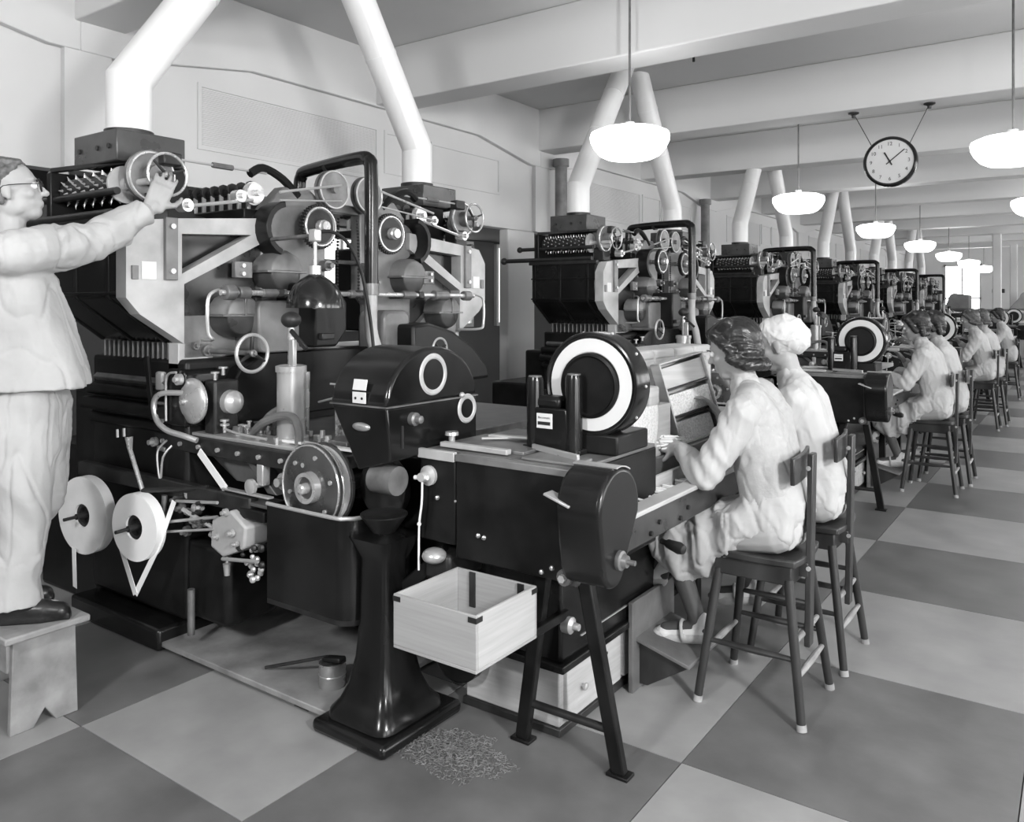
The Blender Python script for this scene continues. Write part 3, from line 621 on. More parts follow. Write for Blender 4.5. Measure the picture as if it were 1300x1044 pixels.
P(B().tube([(-3.1, 2.18, 1.0), (-2.98, 2.17, .99), (-2.8, 2.17, .985)], .006, 6, 3), 'feed_pipe', 'steel')
# cutter head with arched cover
hx0, hx1 = -2.25, -1.97
prof = [(2.03, 1.195)] + arc(2.285, 1.195, .255, 180, 0, 18, .20) + []
cv = P(B().prism(prof, 'x', hx0, hx1), 'cutter_cover', 'black', .014, seg=3)
P(B().add([(hx0, 2.03, 1.19), (hx1, 2.03, 1.19), (hx1, 2.54, 1.19), (hx0, 2.54, 1.19), (-2.13, 2.05, .955), (hx1, 2.05, 1.0), (hx1, 2.54, 1.0), (-2.13, 2.54, .955)],
      [(0, 1, 2, 3), (4, 5, 6, 7), (0, 1, 5, 4), (1, 2, 6, 5), (2, 3, 7, 6), (3, 0, 4, 7)]), 'cutter_case', 'black', .008)
P(B().box(hx0 - .004, hx1 + .004, 2.026, 2.544, 1.188, 1.194), 'cover_seam', 'dullsteel', .001, cv)
for (y, z, r) in ((2.275, 1.292, .078), (2.475, 1.145, .058)):
    rg = P(B().torus((hx1 + .002, y, z), 'x', r - .011, .011, 36, 6, flat=.5), 'porthole_rim', 'drum', parent=cv)
    P(B().cyl((hx1, y, z), (hx1 + .003, y, z), r - .012, n=30), 'porthole_glass', 'black', parent=cv)
rot = Matrix.Rotation(R(-12), 3, 'X')
P(B().box(-2.13, -2.065, 2.022, 2.027, 1.2, 1.24), 'maker_plate', 'label', .001, cv)
P(B().box(-2.13, -2.065, 2.026, 2.031, 1.246, 1.285, rot), 'maker_plate', 'label', .001, cv)
for dx in (-.016, .016): P(B().cyl((-2.0975 + dx, 2.022, 1.218), (-2.0975 + dx, 2.0205, 1.218), .005, n=8), 'plate_mark', 'ink', parent=cv)
P(B().sphere((-2.10, 2.037, 1.115), (.045, .012, .016), 16, 8), 'cover_handle', 'tin', parent=cv)
P(B().lathe((hx1, 2.16, 1.14), 'x', [(0, .024), (.02, .024), (.025, .016), (.045, .014), (.05, .006)], 16), 'lock_knob', 'dullsteel', parent=cv)
P(B().box(hx1, hx1 + .004, 2.105, 2.113, 1.04, 1.12), 'slot', 'iron', 0, cv)
P(B().sphere((hx1 + .005, 2.44, 1.2), .012, 10, 6), 'hinge_pin', 'steel', parent=cv)
P(B().cyl((-2.09, 2.10, .925), (-1.98, 2.10, .925), .052, n=20), 'motor_drum', 'dullsteel')
P(B().lathe((-2.04, 2.09, .74), 'z', [(0, .04), (.06, .085), (.065, .085), (.06, .075)], 20), 'funnel', 'blackm')
P(B().box(-2.24, -1.97, 2.36, 2.60, .20, .96), 'cutter_base', 'blackm', .012)
P(B().prism(arc(-2.22, .84, .12, 0, 360, 24)[:-1], 'y', 2.26, 2.30), 'side_disc', 'iron', .006)
# cast pedestal leg
def sq(cx, cy, h, z, r=.35, n=4):
    out = []
    for qx, qy, a0 in ((1, 1, 0), (-1, 1, 90), (-1, -1, 180), (1, -1, 270)):
        out += [(cx + qx * h[0] * (1 - r) + h[0] * r * math.cos(R(a0 + 90 * i / n)), cy + qy * h[1] * (1 - r) + h[1] * r * math.sin(R(a0 + 90 * i / n)), z) for i in range(n + 1)]
    return out
lg = B().rings([sq(-2.11, 2.17, (a, a * 1.1), z) for z, a in ((.055, .155), (.08, .15), (.11, .125), (.17, .100), (.26, .082), (.40, .070), (.62, .066), (.70, .10))])
pg = P(lg, 'pedestal_leg', 'black', sharp=50)
P(B().box(-2.29, -1.93, 1.97, 2.40, 0, .05), 'pedestal_foot', 'black', .018, pg)
P(B().prism(arc(-1.95, .22, .11, 0, 360, 24)[:-1], 'y', 2.38, 2.44), 'flywheel', 'blackm', .01)
# mechanism between the reels and the trough
gbx = P(B().add([(-3.03, 2.06, .52), (-2.92, 2.04, .50), (-2.80, 2.06, .55), (-2.79, 2.06, .64), (-2.88, 2.05, .70), (-2.96, 2.05, .66), (-3.02, 2.06, .64),
             (-3.03, 2.18, .52), (-2.92, 2.2, .50), (-2.80, 2.18, .55), (-2.79, 2.18, .64), (-2.88, 2.18, .70), (-2.96, 2.18, .66), (-3.02, 2.18, .64)],
            [(0, 1, 2, 3, 4, 5, 6), (7, 8, 9, 10, 11, 12, 13)] + [(i, (i + 1) % 7, 7 + (i + 1) % 7, 7 + i) for i in range(7)]), 'gearbox', 'greypaint', .01)
for (x, z, r) in ((-2.86, .61, .016), (-2.96, .58, .012), (-2.83, .57, .012), (-2.90, .69, .016)): P(B().lathe((x, 2.05, z), (0, -1, 0), [(0, r), (.015, r), (.015, r * .5), (.03, r * .5)], 10), 'gearbox_plug', 'steel', parent=gbx)
for i, (a, b, r) in enumerate((((-3.36, 2.02, .58), (-2.98, 2.06, .655), .007), ((-3.34, 2.03, .54), (-3.0, 2.06, .60), .006), ((-3.28, 2.06, .68), (-2.98, 2.06, .715), .007), ((-3.2, 2.04, .66), (-3.02, 2.07, .60), .009), ((-2.93, 2.05, .49), (-2.70, 2.05, .52), .008), ((-3.34, 2.04, .70), (-3.36, 2.04, .50), .012))):
    P(B().cyl(a, b, r, n=8), 'linkage_rod', 'steel' if i != 5 else 'dullsteel')
random.seed(3)
for i in range(16):
    x = -3.30 + .28 * random.random(); z = .55 + .16 * random.random(); r = .012 + .012 * random.random()
    P(B().lathe((x, 2.08, z), (0, -1, 0) if i % 3 else (1, 0, 0), [(0, r), (.02, r), (.02, r * .55), (.04, r * .5)], 10), 'linkage_collar', ('steel', 'iron', 'dullsteel')[i % 3])
for i in range(22):
    x = -2.84 + .15 * random.random(); z = .43 + .14 * random.random()
    P(B().sphere((x, 2.05 + .05 * random.random(), z), .010 + .008 * random.random(), 8, 5), 'oiler_nozzle', ('polish', 'steel', 'iron')[i % 3])
P(B().box(-3.30, -3.0, 2.12, 2.4, .15, .50), 'drive_case', 'blackm', .03)
P(B().cyl((-3.2, 2.08, .10), (-3.2, 2.08, .30), .016), 'standpipe', 'dullsteel'); P(B().lathe((-2.97, 2.10, .40), 'z', [(0, .012), (.05, .018), (.055, .006), (.08, .005)], 12), 'grease_cup', 'polish')
# start lever by the reels
P(B().cyl((-3.43, 1.99, .72), (-3.50, 1.97, .90), .010, n=10), 'start_lever', 'polish'); P(B().cyl((-3.50, 1.97, .90), (-3.505, 1.968, .955), .011, .018, n=10), 'lever_grip', 'polish')
P(B().cyl((-3.43, 1.99, .72), (-3.1, 2.10, .755), .012, n=8), 'lever_shaft', 'iron')
P(B().bar((-3.52, 2.12, .885), (-3.46, 2.12, .88), .02, .02), 'catch', 'tin', .002)
for (x, z) in ((-3.86, .92), (-3.80, .93)): P(B().bar((x, 2.11, z - .02), (x - .002, 2.11, z + .02), .008, .01), 'gauge_mark', 'paper')

for k in range(1, 6):
    copy_thing(mk, 0, 4.2 * k, ('', 'second black cigarette making machine, behind the drum dial and trays', 'third cigarette making machine in the row, above the headscarf',
        'fourth cigarette making machine in the row', 'fifth cigarette making machine in the row', 'farthest cigarette making machine in the row, near the end window')[k])

# ------------------------------------------------------------------ lamp on the nearest machine
lp = thing('work_lamp', 'black dome work lamp on a flexible neck over the nearest machine', 'lamp', (-2.9, 2.52, 1.52))
sp = [(0, .130), (.006, .130), (.035, .127), (.07, .116), (.105, .095), (.13, .068), (.148, .04), (.155, .028), (.155, .0)]
B().lathe((-2.9, 2.52, 1.535), 'z', [(0, .122)] + [(t, max(.001, r - .006)) for t, r in sp[1:6]] + [(.145, .001)], 36, cap=False).build('shade_lining', 'drum', lp, sharp=60)
B().lathe((-2.9, 2.52, 1.535), 'z', sp, 36, cap=False).build('shade', 'gloss', lp, sharp=60)
B().cyl((-2.9, 2.52, 1.685), (-2.9, 2.52, 1.73), .028).build('socket', 'steel', lp); B().sphere((-2.9, 2.52, 1.575), (.032, .032, .045)).build('bulb', 'label', lp)
B().cyl((-2.9, 2.52, 1.73), (-2.9, 2.52, 1.88), .009).build('stem', 'polish', lp); B().box(-2.925, -2.875, 2.50, 2.54, 1.84, 1.90).build('knuckle', 'steel', lp, bevel=.008)
B().cyl((-3.36, 2.56, 1.87), (-2.9, 2.52, 1.87), .010).build('arm', 'dullsteel', lp)
B().tube([(-2.9, 2.53, 1.885), (-2.9, 2.62, 1.895), (-2.9, 2.72, 1.85), (-2.9, 2.81, 1.72), (-2.9, 2.87, 1.5), (-2.9, 2.90, 1.28), (-2.93, 2.92, 1.1)], .0085, 8, 6).build('cable', 'ink', lp)

# ------------------------------------------------------------------ paper reels
def reel(x, y, z, r, w, label, pm='paper2'):
    t = thing('paper_reel', label, 'reel', (x, y, z - r), 'paper reels on the nearest machine')
    B().lathe((x, y + w / 2, z), (0.12, -1, 0), [(0, .055), (0, r), (w, r), (w, .055), (0, .055)], 48, cap=False).build('paper_roll', pm, t, sharp=30)
    B().lathe((x, y + w / 2, z), (0.12, -1, 0), [(0, .055), (w - .01, .055), (w - .012, .04), (w - .03, .036), (w - .03, .016), (w + .03, .014), (w + .03, .008), (w + .09, .008)], 28).build('core', 'iron', t)
    return t
r1 = reel(-3.88, 1.97, .55, .183, .05, 'large paper reel close behind the man, half hidden by his leg')
r2 = reel(-3.43, 1.97, .565, .15, .05, 'smaller bright paper reel feeding a white tape, nearest the trough', 'paper')
B().bar((-3.56, 1.95, .49), (-3.42, 1.95, .27), .035, .002, up=(0, 1, 0)).build('tape', 'paper', r2)
B().bar((-3.42, 1.95, .27), (-3.30, 1.99, .50), .03, .002, up=(0, 1, 0)).build('tape', 'paper', r2)
B().bar((-3.30, 1.99, .50), (-3.25, 2.03, .69), .03, .002, up=(0, 1, 0)).build('tape', 'paper', r2)
B().bar((-3.90, 1.92, .40), (-3.93, 1.94, .2), .035, .002, up=(0, 1, 0)).build('tape', 'paper', r1)

# ------------------------------------------------------------------ delivery table with cabinet, chain guard and conveyor
dt = thing('delivery_table', 'nearest black delivery cabinet with conveyor, above the pale wooden crate', 'conveyor', (-1.6, 2.6, 0), 'delivery tables along the row')
def P(g, name, material, bevel=0.0, parent=None, **k): return g.build(name, material, parent or dt, bevel=bevel, **k)
P(B().box(-1.80, -1.315, 2.20, 2.80, .66, 1.015), 'cabinet', 'blackm', .006)
P(B().box(-1.97, -1.805, 2.205, 2.80, .70, 1.015), 'cabinet_panel', 'blackm', .006)
P(B().box(-1.975, -1.805, 2.195, 2.215, .995, 1.03), 'edge_strip', 'drum', .003); P(B().box(-1.80, -1.33, 2.195, 2.235, 1.0, 1.025), 'edge_strip', 'midgrey', .003)
P(B().box(-1.96, -1.32, 2.23, 2.80, 1.013, 1.027), 'table_top', 'dullsteel', .003)
P(B().box(-1.93, -1.58, 2.30, 2.55, 1.027, 1.040), 'slide_plate', 'dullsteel', .003); P(B().box(-1.55, -1.34, 2.24, 2.36, 1.027, 1.036), 'slide_plate', 'midgrey', .003)
P(B().bar((-1.92, 2.27, 1.040), (-1.62, 2.27, 1.040), .03, .018), 'guide_bar', 'drum', .003); P(B().bar((-1.60, 2.39, 1.045), (-1.36, 2.30, 1.045), .012, .02), 'guide_bar', 'steel', .002)
P(B().bar((-1.84, 2.45, 1.055), (-1.60, 2.52, 1.052), .03, .008), 'rake', 'drum', .002); P(B().bar((-1.84, 2.40, 1.05), (-1.66, 2.56, 1.05), .02, .008), 'rake', 'drum', .002)
P(B().lathe((-1.90, 2.30, 1.04), 'z', [(0, .012), (.03, .012), (.03, .026), (.042, .024)], 14), 'knob', 'polish')
P(B().cyl((-1.80, 2.20, .86), (-1.80, 2.196, .86), .004), 'screw', 'steel')
for (x, z) in ((-1.885, .86), (-1.70, .755), (-1.675, .752), (-1.44, .68), (-1.40, .70)): P(B().sphere((x, 2.20, z), .009, 8, 5), 'screw', 'tin')
kb = P(B().lathe((-1.925, 2.205, .935), (0, -1, 0), [(0, .036), (.012, .036), (.02, .02), (.05, .016)], 18), 'cord_knob', 'drum')
P(B().cyl((-1.96, 2.165, .93), (-1.90, 2.165, .935), .008), 'toggle', 'paper', parent=kb)
P(B().tube([(-1.925, 2.165, .925), (-1.928, 2.165, .84), (-1.94, 2.165, .76), (-1.942, 2.165, .60)], .004, 6, 4), 'pull_cord', 'paper', parent=kb); P(B().sphere((-1.94, 2.165, .765), .008, 8, 5), 'cord_knot', 'paper', parent=kb)
P(B().sphere((-1.89, 2.19, .655), (.045, .045, .028), 16, 8), 'motor_cap', 'steel'); P(B().box(-1.95, -1.83, 2.2, 2.4, .56, .66), 'motor', 'iron', .015)
P(B().bar((-1.88, 2.25, .66), (-2.05, 2.2, .50), .03, .05), 'motor_bracket', 'blackm', .006)
P(B().bar((-1.315, 2.20, .66), (-1.315, 2.20, 1.015), .03, .03), 'corner_post', 'darkgrey', .006)
# teardrop chain guard
a1 = arc(2.195, .925, .13, -12, 190, 18); a2 = arc(2.165, .765, .072, 190, 350, 12)
gd = P(B().prism(a1 + a2, 'x', -1.305, -1.15), 'chain_guard', 'black', .014, seg=3)
P(B().lathe((-1.15, 2.185, .775), 'x', [(0, .030), (.012, .030), (.016, .022), (.03, .018), (.03, .008), (.055, .008)], 18), 'guard_boss', 'dullsteel', parent=gd)
P(B().prism(arc(2.195, .925, .134, 60, 100, 6) + arc(2.195, .925, .13, 100, 60, 6), 'x', -1.305, -1.15), 'guard_strap', 'steel', 0, gd)
P(B().box(-1.345, -1.25, 2.06, 2.11, .955, .963, Matrix.Rotation(R(18), 3, 'Y')), 'scraper_blade', 'steel', .002, gd)
P(B().cyl((-1.335, 2.195, .69), (-1.335, 2.165, .69), .026), 'pivot_bolt', 'dullsteel'); P(B().cyl((-1.335, 2.165, .69), (-1.335, 2.15, .69), .013, n=6), 'pivot_nut', 'steel')
# trestle
for xt, xb in ((-1.49, -1.63), (-1.34, -1.245)):
    lgx = P(B().bar((xt, 2.30, .68), (xb, 2.37, .01), .05, .035, up=(0, 1, 0)), 'trestle_leg', 'blackm', .006)
    P(B().box(xb - .04, xb + .04, 2.345, 2.40, 0, .012), 'foot_pad', 'blackm', .003, lgx)
P(B().cyl((-1.60, 2.355, .15), (-1.265, 2.355, .15), .014), 'trestle_bar', 'iron')
# lower case
P(B().box(-1.95, -1.50, 2.42, 4.25, .28, .68), 'lower_case', 'black', .012)
P(B().box(-1.505, -1.495, 2.55, 3.0, .34, .345), 'case_bead', 'steel'); P(B().box(-1.97, -1.48, 2.40, 4.27, .255, .285), 'case_sill', 'black', .006)
P(B().lathe((-1.5, 2.44, .42), 'x', [(0, .03), (.03, .03), (.04, .015), (.06, .012)], 14), 'drain_cock', 'steel')
# conveyor
P(B().box(-1.25, -1.222, 2.36, 4.35, .735, .838), 'side_beam', 'darkgrey', .004)
P(B().box(-1.285, -1.212, 2.36, 4.35, .838, .855), 'arm_rail', 'woodl', .004)
P(B().box(-1.50, -1.25, 2.36, 4.35, .78, .812), 'belt_bed', 'drum', .003)
P(B().box(-1.365, -1.348, 2.36, 4.35, .812, .885), 'middle_rail', 'woodl', .003); P(B().box(-1.44, -1.42, 2.72, 4.35, .812, .925), 'back_rail', 'dullsteel', .004)
P(B().box(-1.52, -1.44, 2.80, 4.35, .68, .90), 'back_beam', 'dullsteel', .004)
for y in (2.55, 2.62, 2.80, 2.87): P(B().cyl((-1.222, y, .76 if y in (2.55, 2.80) else .785), (-1.212, y, .76 if y in (2.55, 2.80) else .785), .009, n=8), 'beam_bolt', 'iron')
P(B().lathe((-1.24, 2.68, .70), (1, -.25, -.1), [(0, .010), (.02, .010), (.03, .016), (.08, .022), (.10, .016), (.105, .004)], 14), 'crank_handle', 'ink')
for y in (3.45, 4.2): P(B().box(-1.47, -1.42, y, y + .05, 0, .78), 'conveyor_leg', 'blackm', .004)
random.seed(5)
cg = B()
for i in range(420):
    y = 2.50 + 1.75 * random.random(); x = random.choice((-1.392, -1.312)); z = .818 + .03 * random.random()
    d = Vector((1, random.uniform(-.25, .25), random.uniform(-.1, .2))).normalized() * .026
    c0 = Vector((x, y, z)); cg.cyl(c0 - d, c0 + d, .0042, n=5)
P(cg, 'loose_cigarettes', 'cig', kind='stuff', label='white cigarettes lying in the conveyor troughs')
# wooden drawers at floor level
ch = thing('drawer_chest', 'low pale wooden drawer chest under the nearest delivery table', 'drawers', (-1.74, 2.7, 0), 'low drawer chests')
B().box(-1.96, -1.535, 2.46, 3.35, .03, .245).build('body', 'woodl', ch, bevel=.006); B().box(-1.97, -1.525, 2.45, 3.36, 0, .03).build('base_rail', 'woodd', ch, bevel=.004)
B().box(-1.97, -1.525, 2.44, 2.465, .02, .25).build('end_frame', 'woodd', ch, bevel=.004) if False else None
for y in (2.49, 2.93):
    d = B().box(-1.538, -1.518, y, y + .41, .045, .225).build('drawer', 'woodl', ch, bevel=.004)
    B().lathe((-1.518, y + .10, .14), 'x', [(0, .006), (.012, .006), (.014, .013), (.022, .013), (.026, .006)], 12).build('knob', 'steel', d)
    B().box(-1.518, -1.516, y + .24, y + .30, .185, .195).build('label_slot', 'iron', d)

# ------------------------------------------------------------------ drum dial on the table
dl = thing('drum_dial', 'large round white ringed drum dial on the nearest black cabinet', 'dial', (-1.5, 2.5, 1.03), 'drum dials on the cabinets')
dc = (-1.41, 2.56, 1.27)
def D(g, name, material, bevel=0.0, parent=None, **k): return g.build(name, material, parent or dl, bevel=bevel, **k)
dm = D(B().lathe(dc, (0, -1, 0), [(0, .15), (0, .184), (.085, .186), (.098, .182), (.10, .176), (.094, .170), (.09, .1), (.09, .01)], 56), 'drum', 'black', sharp=40)
D(B().lathe((dc[0], dc[1] - .0895, dc[2]), (0, -1, 0), [(0, .1), (0, .166), (.004, .164), (.005, .116), (.001, .112)], 56), 'white_ring', 'label', parent=dm)
D(B().lathe((dc[0] - .004, dc[1] - .088, dc[2] - .004), (0, -1, 0), [(0, .116), (.012, .114), (.016, .105), (.008, .098), (.006, .01)], 48), 'centre_plate', 'blackm', parent=dm)
for k in range(10):
    a = R(36 * k); D(B().sphere((dc[0] + .187 * math.cos(a), dc[1] - .04, dc[2] + .187 * math.sin(a)), .006, 8, 5), 'rim_screw', 'steel', parent=dm)
bx = D(B().box(-1.635, -1.465, 2.40, 2.50, 1.03, 1.185), 'base_box', 'black', .006)
D(B().box(-1.60, -1.50, 2.405, 2.49, 1.18, 1.225), 'box_shoulder', 'blackm', .015)
for (x, top) in ((-1.615, 1.29), (-1.452, 1.305)):
    cl = D(B().lathe((x, 2.425, 1.03), 'z', [(0, .03), (top - 1.045, .03), (top - 1.03, .026)], 20), 'column', 'black'); D(B().cyl((x, 2.425, top - .004), (x, 2.425, top + .004), .024, n=18), 'column_cap', 'dullsteel', parent=cl)
D(B().box(-1.66, -1.42, 2.41, 2.72, 1.026, 1.045), 'base_plate', 'blackm', .004); D(B().box(-1.50, -1.30, 2.46, 2.70, 1.03, 1.10), 'saddle', 'blackm', .008)
pq = D(B().box(-1.590, -1.525, 2.3965, 2.401, 1.112, 1.165), 'name_plate', 'label', .001, bx)
D(B().box(-1.584, -1.532, 2.3955, 2.397, 1.124, 1.136), 'plate_bar', 'ink', 0, bx)
text_part('Baccomatic', .011, 'ink', dl, (-1.5575, 2.3962, 1.150), (R(90), 0, 0), 'plate_lettering', .0003)

# ------------------------------------------------------------------ trays of cigarettes behind the conveyor
def obox(g, c, ex, ey, ez, hx, hy, hz):
    c = Vector(c); vs = []
    for sx, sy, sz in ((-1, -1, -1), (1, -1, -1), (1, 1, -1), (-1, 1, -1), (-1, -1, 1), (1, -1, 1), (1, 1, 1), (-1, 1, 1)): vs.append(c + ex * hx * sx + ey * hy * sy + ez * hz * sz)
    return g.add(vs, [(0, 3, 2, 1), (4, 5, 6, 7), (0, 1, 5, 4), (1, 2, 6, 5), (2, 3, 7, 6), (3, 0, 4, 7)])
def tray(c, n, roll, w, h, dep, label, shelves=2, group='wooden cigarette trays'):
    n = Vector(n).normalized(); up = (Vector((0, 0, 1)) - n * n.z).normalized(); r = up.cross(n).normalized()
    q = Matrix.Rotation(roll, 3, n); up = q @ up; r = q @ r; c = Vector(c)
    t = thing('cigarette_tray', label, 'tray', c - up * h / 2 - n * dep / 2, group); th = .007
    def o(g, nm, m, **k): return g.build(nm, m, t, bevel=.002, **k)
    o(obox(B(), c - n * (dep - th / 2), r, up, n, w / 2, h / 2, th / 2), 'back_board', 'woodl')
    for s in (-1, 1): o(obox(B(), c + r * s * (w / 2 - th / 2) - n * dep / 2, r, up, n, th / 2, h / 2, dep / 2), 'side_board', 'woodl')
    for s in (-1, 1): o(obox(B(), c + up * s * (h / 2 - th / 2) - n * dep / 2, r, up, n, w / 2, th / 2, dep / 2), 'end_board', 'woodl')
    m = shelves + 1
    for i in range(1, m):
        z = -h / 2 + h * i / m; o(obox(B(), c + up * z - n * dep / 2, r, up, n, w / 2 - th, .004, dep / 2 - .006), 'shelf', 'woodd')
    for i in range(m):
        z = -h / 2 + h * (i + .42) / m; g = obox(B(), c + up * z - n * (dep / 2 + .004) - r * w * (.05 if i == 0 else .0), r, up, n, w / 2 - th - (.02 if i == 0 else .002), h / m * .38, dep / 2 - .012)
        o(g, 'cigarettes', 'cork' if i < 2 else 'woodl', kind='stuff')
    return t
tray((-1.385, 3.31, 1.147), (.8, -.6, .12), R(14), .225, .36, .085, 'open tray with shelves of cigarettes tilted towards the nearest woman')
tl = ['pale wooden tray standing just right of the drum dial', 'pale wooden tray, second from the drum dial, behind the tilted tray', 'pale wooden tray, third from the drum dial, behind the tilted tray', 'pale wooden tray level with the bareheaded woman', 'pale wooden tray farthest from the drum dial, beyond the women']
for i in range(5):
    y = 3.02 + .225 * i
    t = thing('storage_tray', tl[i], 'tray', (-1.62, y, 1.0), 'trays standing behind the conveyor')
    B().box(-1.80, -1.585, y - .108, y + .108, .99, 1.325 + .006 * (i % 2)).build('carcass', 'woodl', t, bevel=.006)
    B().box(-1.585, -1.578, y - .095, y + .095, 1.01, 1.27).build('front_board', 'woodl', t, bevel=.003)
    B().box(-1.79, -1.58, y - .108, y + .10, 1.30, 1.345).build('lid', 'woodl', t, bevel=.012)
    B().lathe((-1.578, y, 1.28), 'x', [(0, .012), (.008, .012), (.012, .006)], 10).build('stud', 'woodrub', t)
bn = thing('cigarette_bin', 'pale wooden bin with a U shaped opening full of cigarettes beside the dial', 'bin', (-1.47, 2.98, .90))
B().box(-1.50, -1.445, 2.78, 3.22, .90, 1.13).build('front_board', 'woodl', bn, bevel=.006)
B().prism([(2.86, 1.135), (2.86, 1.10)] + arc(2.97, 1.08, .11, 180, 360, 12, .15)[1:-1] + [(3.08, 1.10), (3.08, 1.135)], 'x', -1.46, -1.442).build('cigarettes', 'cork', bn, kind='stuff')
B().tube([(-1.443, 2.855, 1.13)] + [(-1.443, y, z) for y, z in arc(2.97, 1.08, .115, 180, 360, 10, .155)] + [(-1.443, 3.085, 1.13)], .005, 6, 1).build('edge_wire', 'drum', bn)
B().box(-1.50, -1.45, 3.03, 3.12, 1.13, 1.21).build('flap', 'woodl', bn, bevel=.01)
tb_ = B().box(-1.70, -1.50, 2.9, 4.3, .955, .99).build('tray_shelf', 'woodl', dt, bevel=.004)

# ------------------------------------------------------------------ crate, mat, tin, stool
cr_ = thing('wooden_crate', 'open pale wooden crate with metal corner clips below the nearest cabinet', 'crate', (-1.61, 2.02, .47))
x0, x1, y0, y1, z0, z1 = -1.775, -1.445, 1.86, 2.18, .47, .64
cr_.location = ((x0 + x1) / 2, (y0 + y1) / 2, z0)
B().box(x0, x1, y0, y1, z0, z0 + .01).build('bottom_board', 'woodx', cr_, bevel=.002)
M['woody'] = mat('pale_crate_wood_end', .42, .6, var=.09, scale=7, stretch=(.6, .6, 14), bump=.04, bscale=30)
B().box(x0, x1, y0, y0 + .01, z0 + .01, z1).build('side_board', 'woodx', cr_, bevel=.002); B().box(x0, x1, y1 - .01, y1, z0 + .01, z1).build('side_board', 'woodx', cr_, bevel=.002)
B().box(x0, x0 + .01, y0 + .01, y1 - .01, z0 + .01, z1).build('end_board', 'woody', cr_, bevel=.002); B().box(x1 - .01, x1, y0 + .01, y1 - .01, z0 + .01, z1).build('end_board', 'woody', cr_, bevel=.002)
for cx_, cy_ in ((x0, y0), (x1, y0), (x1, y1)):
    g = B(); sx = 1 if cx_ == x0 else -1; sy = 1 if cy_ == y0 else -1
    g.box(min(cx_ - sx * .001, cx_ + sx * .03), max(cx_ - sx * .001, cx_ + sx * .03), cy_ - .0015, cy_ + .0015, z1 - .022, z1 - .006)
    g.box(cx_ - .0015, cx_ + .0015, min(cy_ - sy * .001, cy_ + sy * .03), max(cy_ - sy * .001, cy_ + sy * .03), z1 - .022, z1 - .006); g.build('corner_clip', 'iron', cr_)
for xx in (-1.70, -1.50): B().box(xx - .012, xx + .012, y1 - .016, y1 - .009, z0 + .05, z1 - .002).build('inner_strap', 'iron', cr_)
for xx in (-1.73, -1.50): B().bar((xx, 1.92, .455), (xx, 2.45, .455), .03, .03).build('crate_bracket', 'blackm', dt, bevel=.004)

mt = B().add([(-3.37, 2.04, .018), (-2.28, 2.04, .018), (-2.28, 2.72, .018), (-3.37, 2.72, .018), (-3.37, 2.04, .042), (-2.28, 2.04, .042), (-2.28, 2.72, .042), (-3.37, 2.72, .042)],
     [(0, 3, 2, 1), (4, 5, 6, 7), (0, 1, 5, 4), (1, 2, 6, 5), (2, 3, 7, 6), (3, 0, 4, 7)])
board = thing('floor_board', 'large worn board lying on the floor before the machine', 'board', (-2.8, 2.38, 0))
mt.build('panel', 'woodm', board, bevel=.004)
for x in (-3.2, -2.45): B().box(x - .04, x + .04, 2.06, 2.64, 0, .019).build('batten', 'woodd', board)
can = thing('oil_tin', 'small open tin with a brush across it on the floor board', 'tin', (-2.43, 2.20, .042))
B().lathe((-2.43, 2.20, .042), 'z', [(0, .05), (.004, .052), (.09, .052), (.092, .054), (.096, .054), (.096, .048), (.02, .046)], 28).build('body', 'tin', can)
B().torus((-2.43, 2.20, .09), 'z', .0525, .0025, 28, 6).build('bead', 'steel', can)
br = thing('oil_brush', 'dark brush resting across the tin on the floor board', 'brush', (-2.50, 2.16, .138))
B().cyl((-2.46, 2.20, .147), (-2.74, 2.12, .060), .007).build('handle', 'woodd', br); B().box(-2.47, -2.37, 2.18, 2.22, .138, .158, Matrix.Rotation(R(-12), 3, 'Y')).build('bristles', 'ink', br, bevel=.006)
st = thing('step_stool', 'weathered wooden step stool under the standing man', 'stool', (-3.4, 1.43, 0))
B().box(-3.72, -3.09, 1.285, 1.585, .345, .37).build('top_board', 'woodg', st, bevel=.006)
for xx in (-3.16, -3.66): B().prism([(1.32, 0), (1.40, 0), (1.44, .06), (1.48, 0), (1.56, 0), (1.55, .345), (1.33, .345)], 'x', xx, xx + .024).build('end_board', 'woodg', st, bevel=.003)
for yy in (1.318, 1.532): B().box(-3.64, -3.16, yy, yy + .022, .22, .345).build('side_rail', 'woodg', st, bevel=.003)
random.seed(9)
cf = B()
for i in range(2200):
    a = random.random() * 6.283; r = .17 * random.random() ** .8 * (1 + .5 * noise.noise(Vector((math.cos(a) * 2, math.sin(a) * 2, 3)))); x = -1.78 + r * math.cos(a) * 1.3; y = 2.16 + r * math.sin(a) * .8
    d = Vector((random.uniform(-1, 1), random.uniform(-1, 1), random.uniform(-.3, .3))).normalized() * random.uniform(.003, .009); c0 = Vector((x, y, .004 + .014 * random.random() * (1 - r / .2)))
    cf.bar(c0 - d, c0 + d, .0012, .0012)
tag(cf.build('tobacco_chaff', 'chaff', smooth=False, kind='stuff'), 'pale tobacco chaff swept on the floor under the crate', 'tobacco')
ft = thing('footrest', 'wooden footrest under the feet of the nearest woman', 'footrest', (-1.36, 3.1, 0))
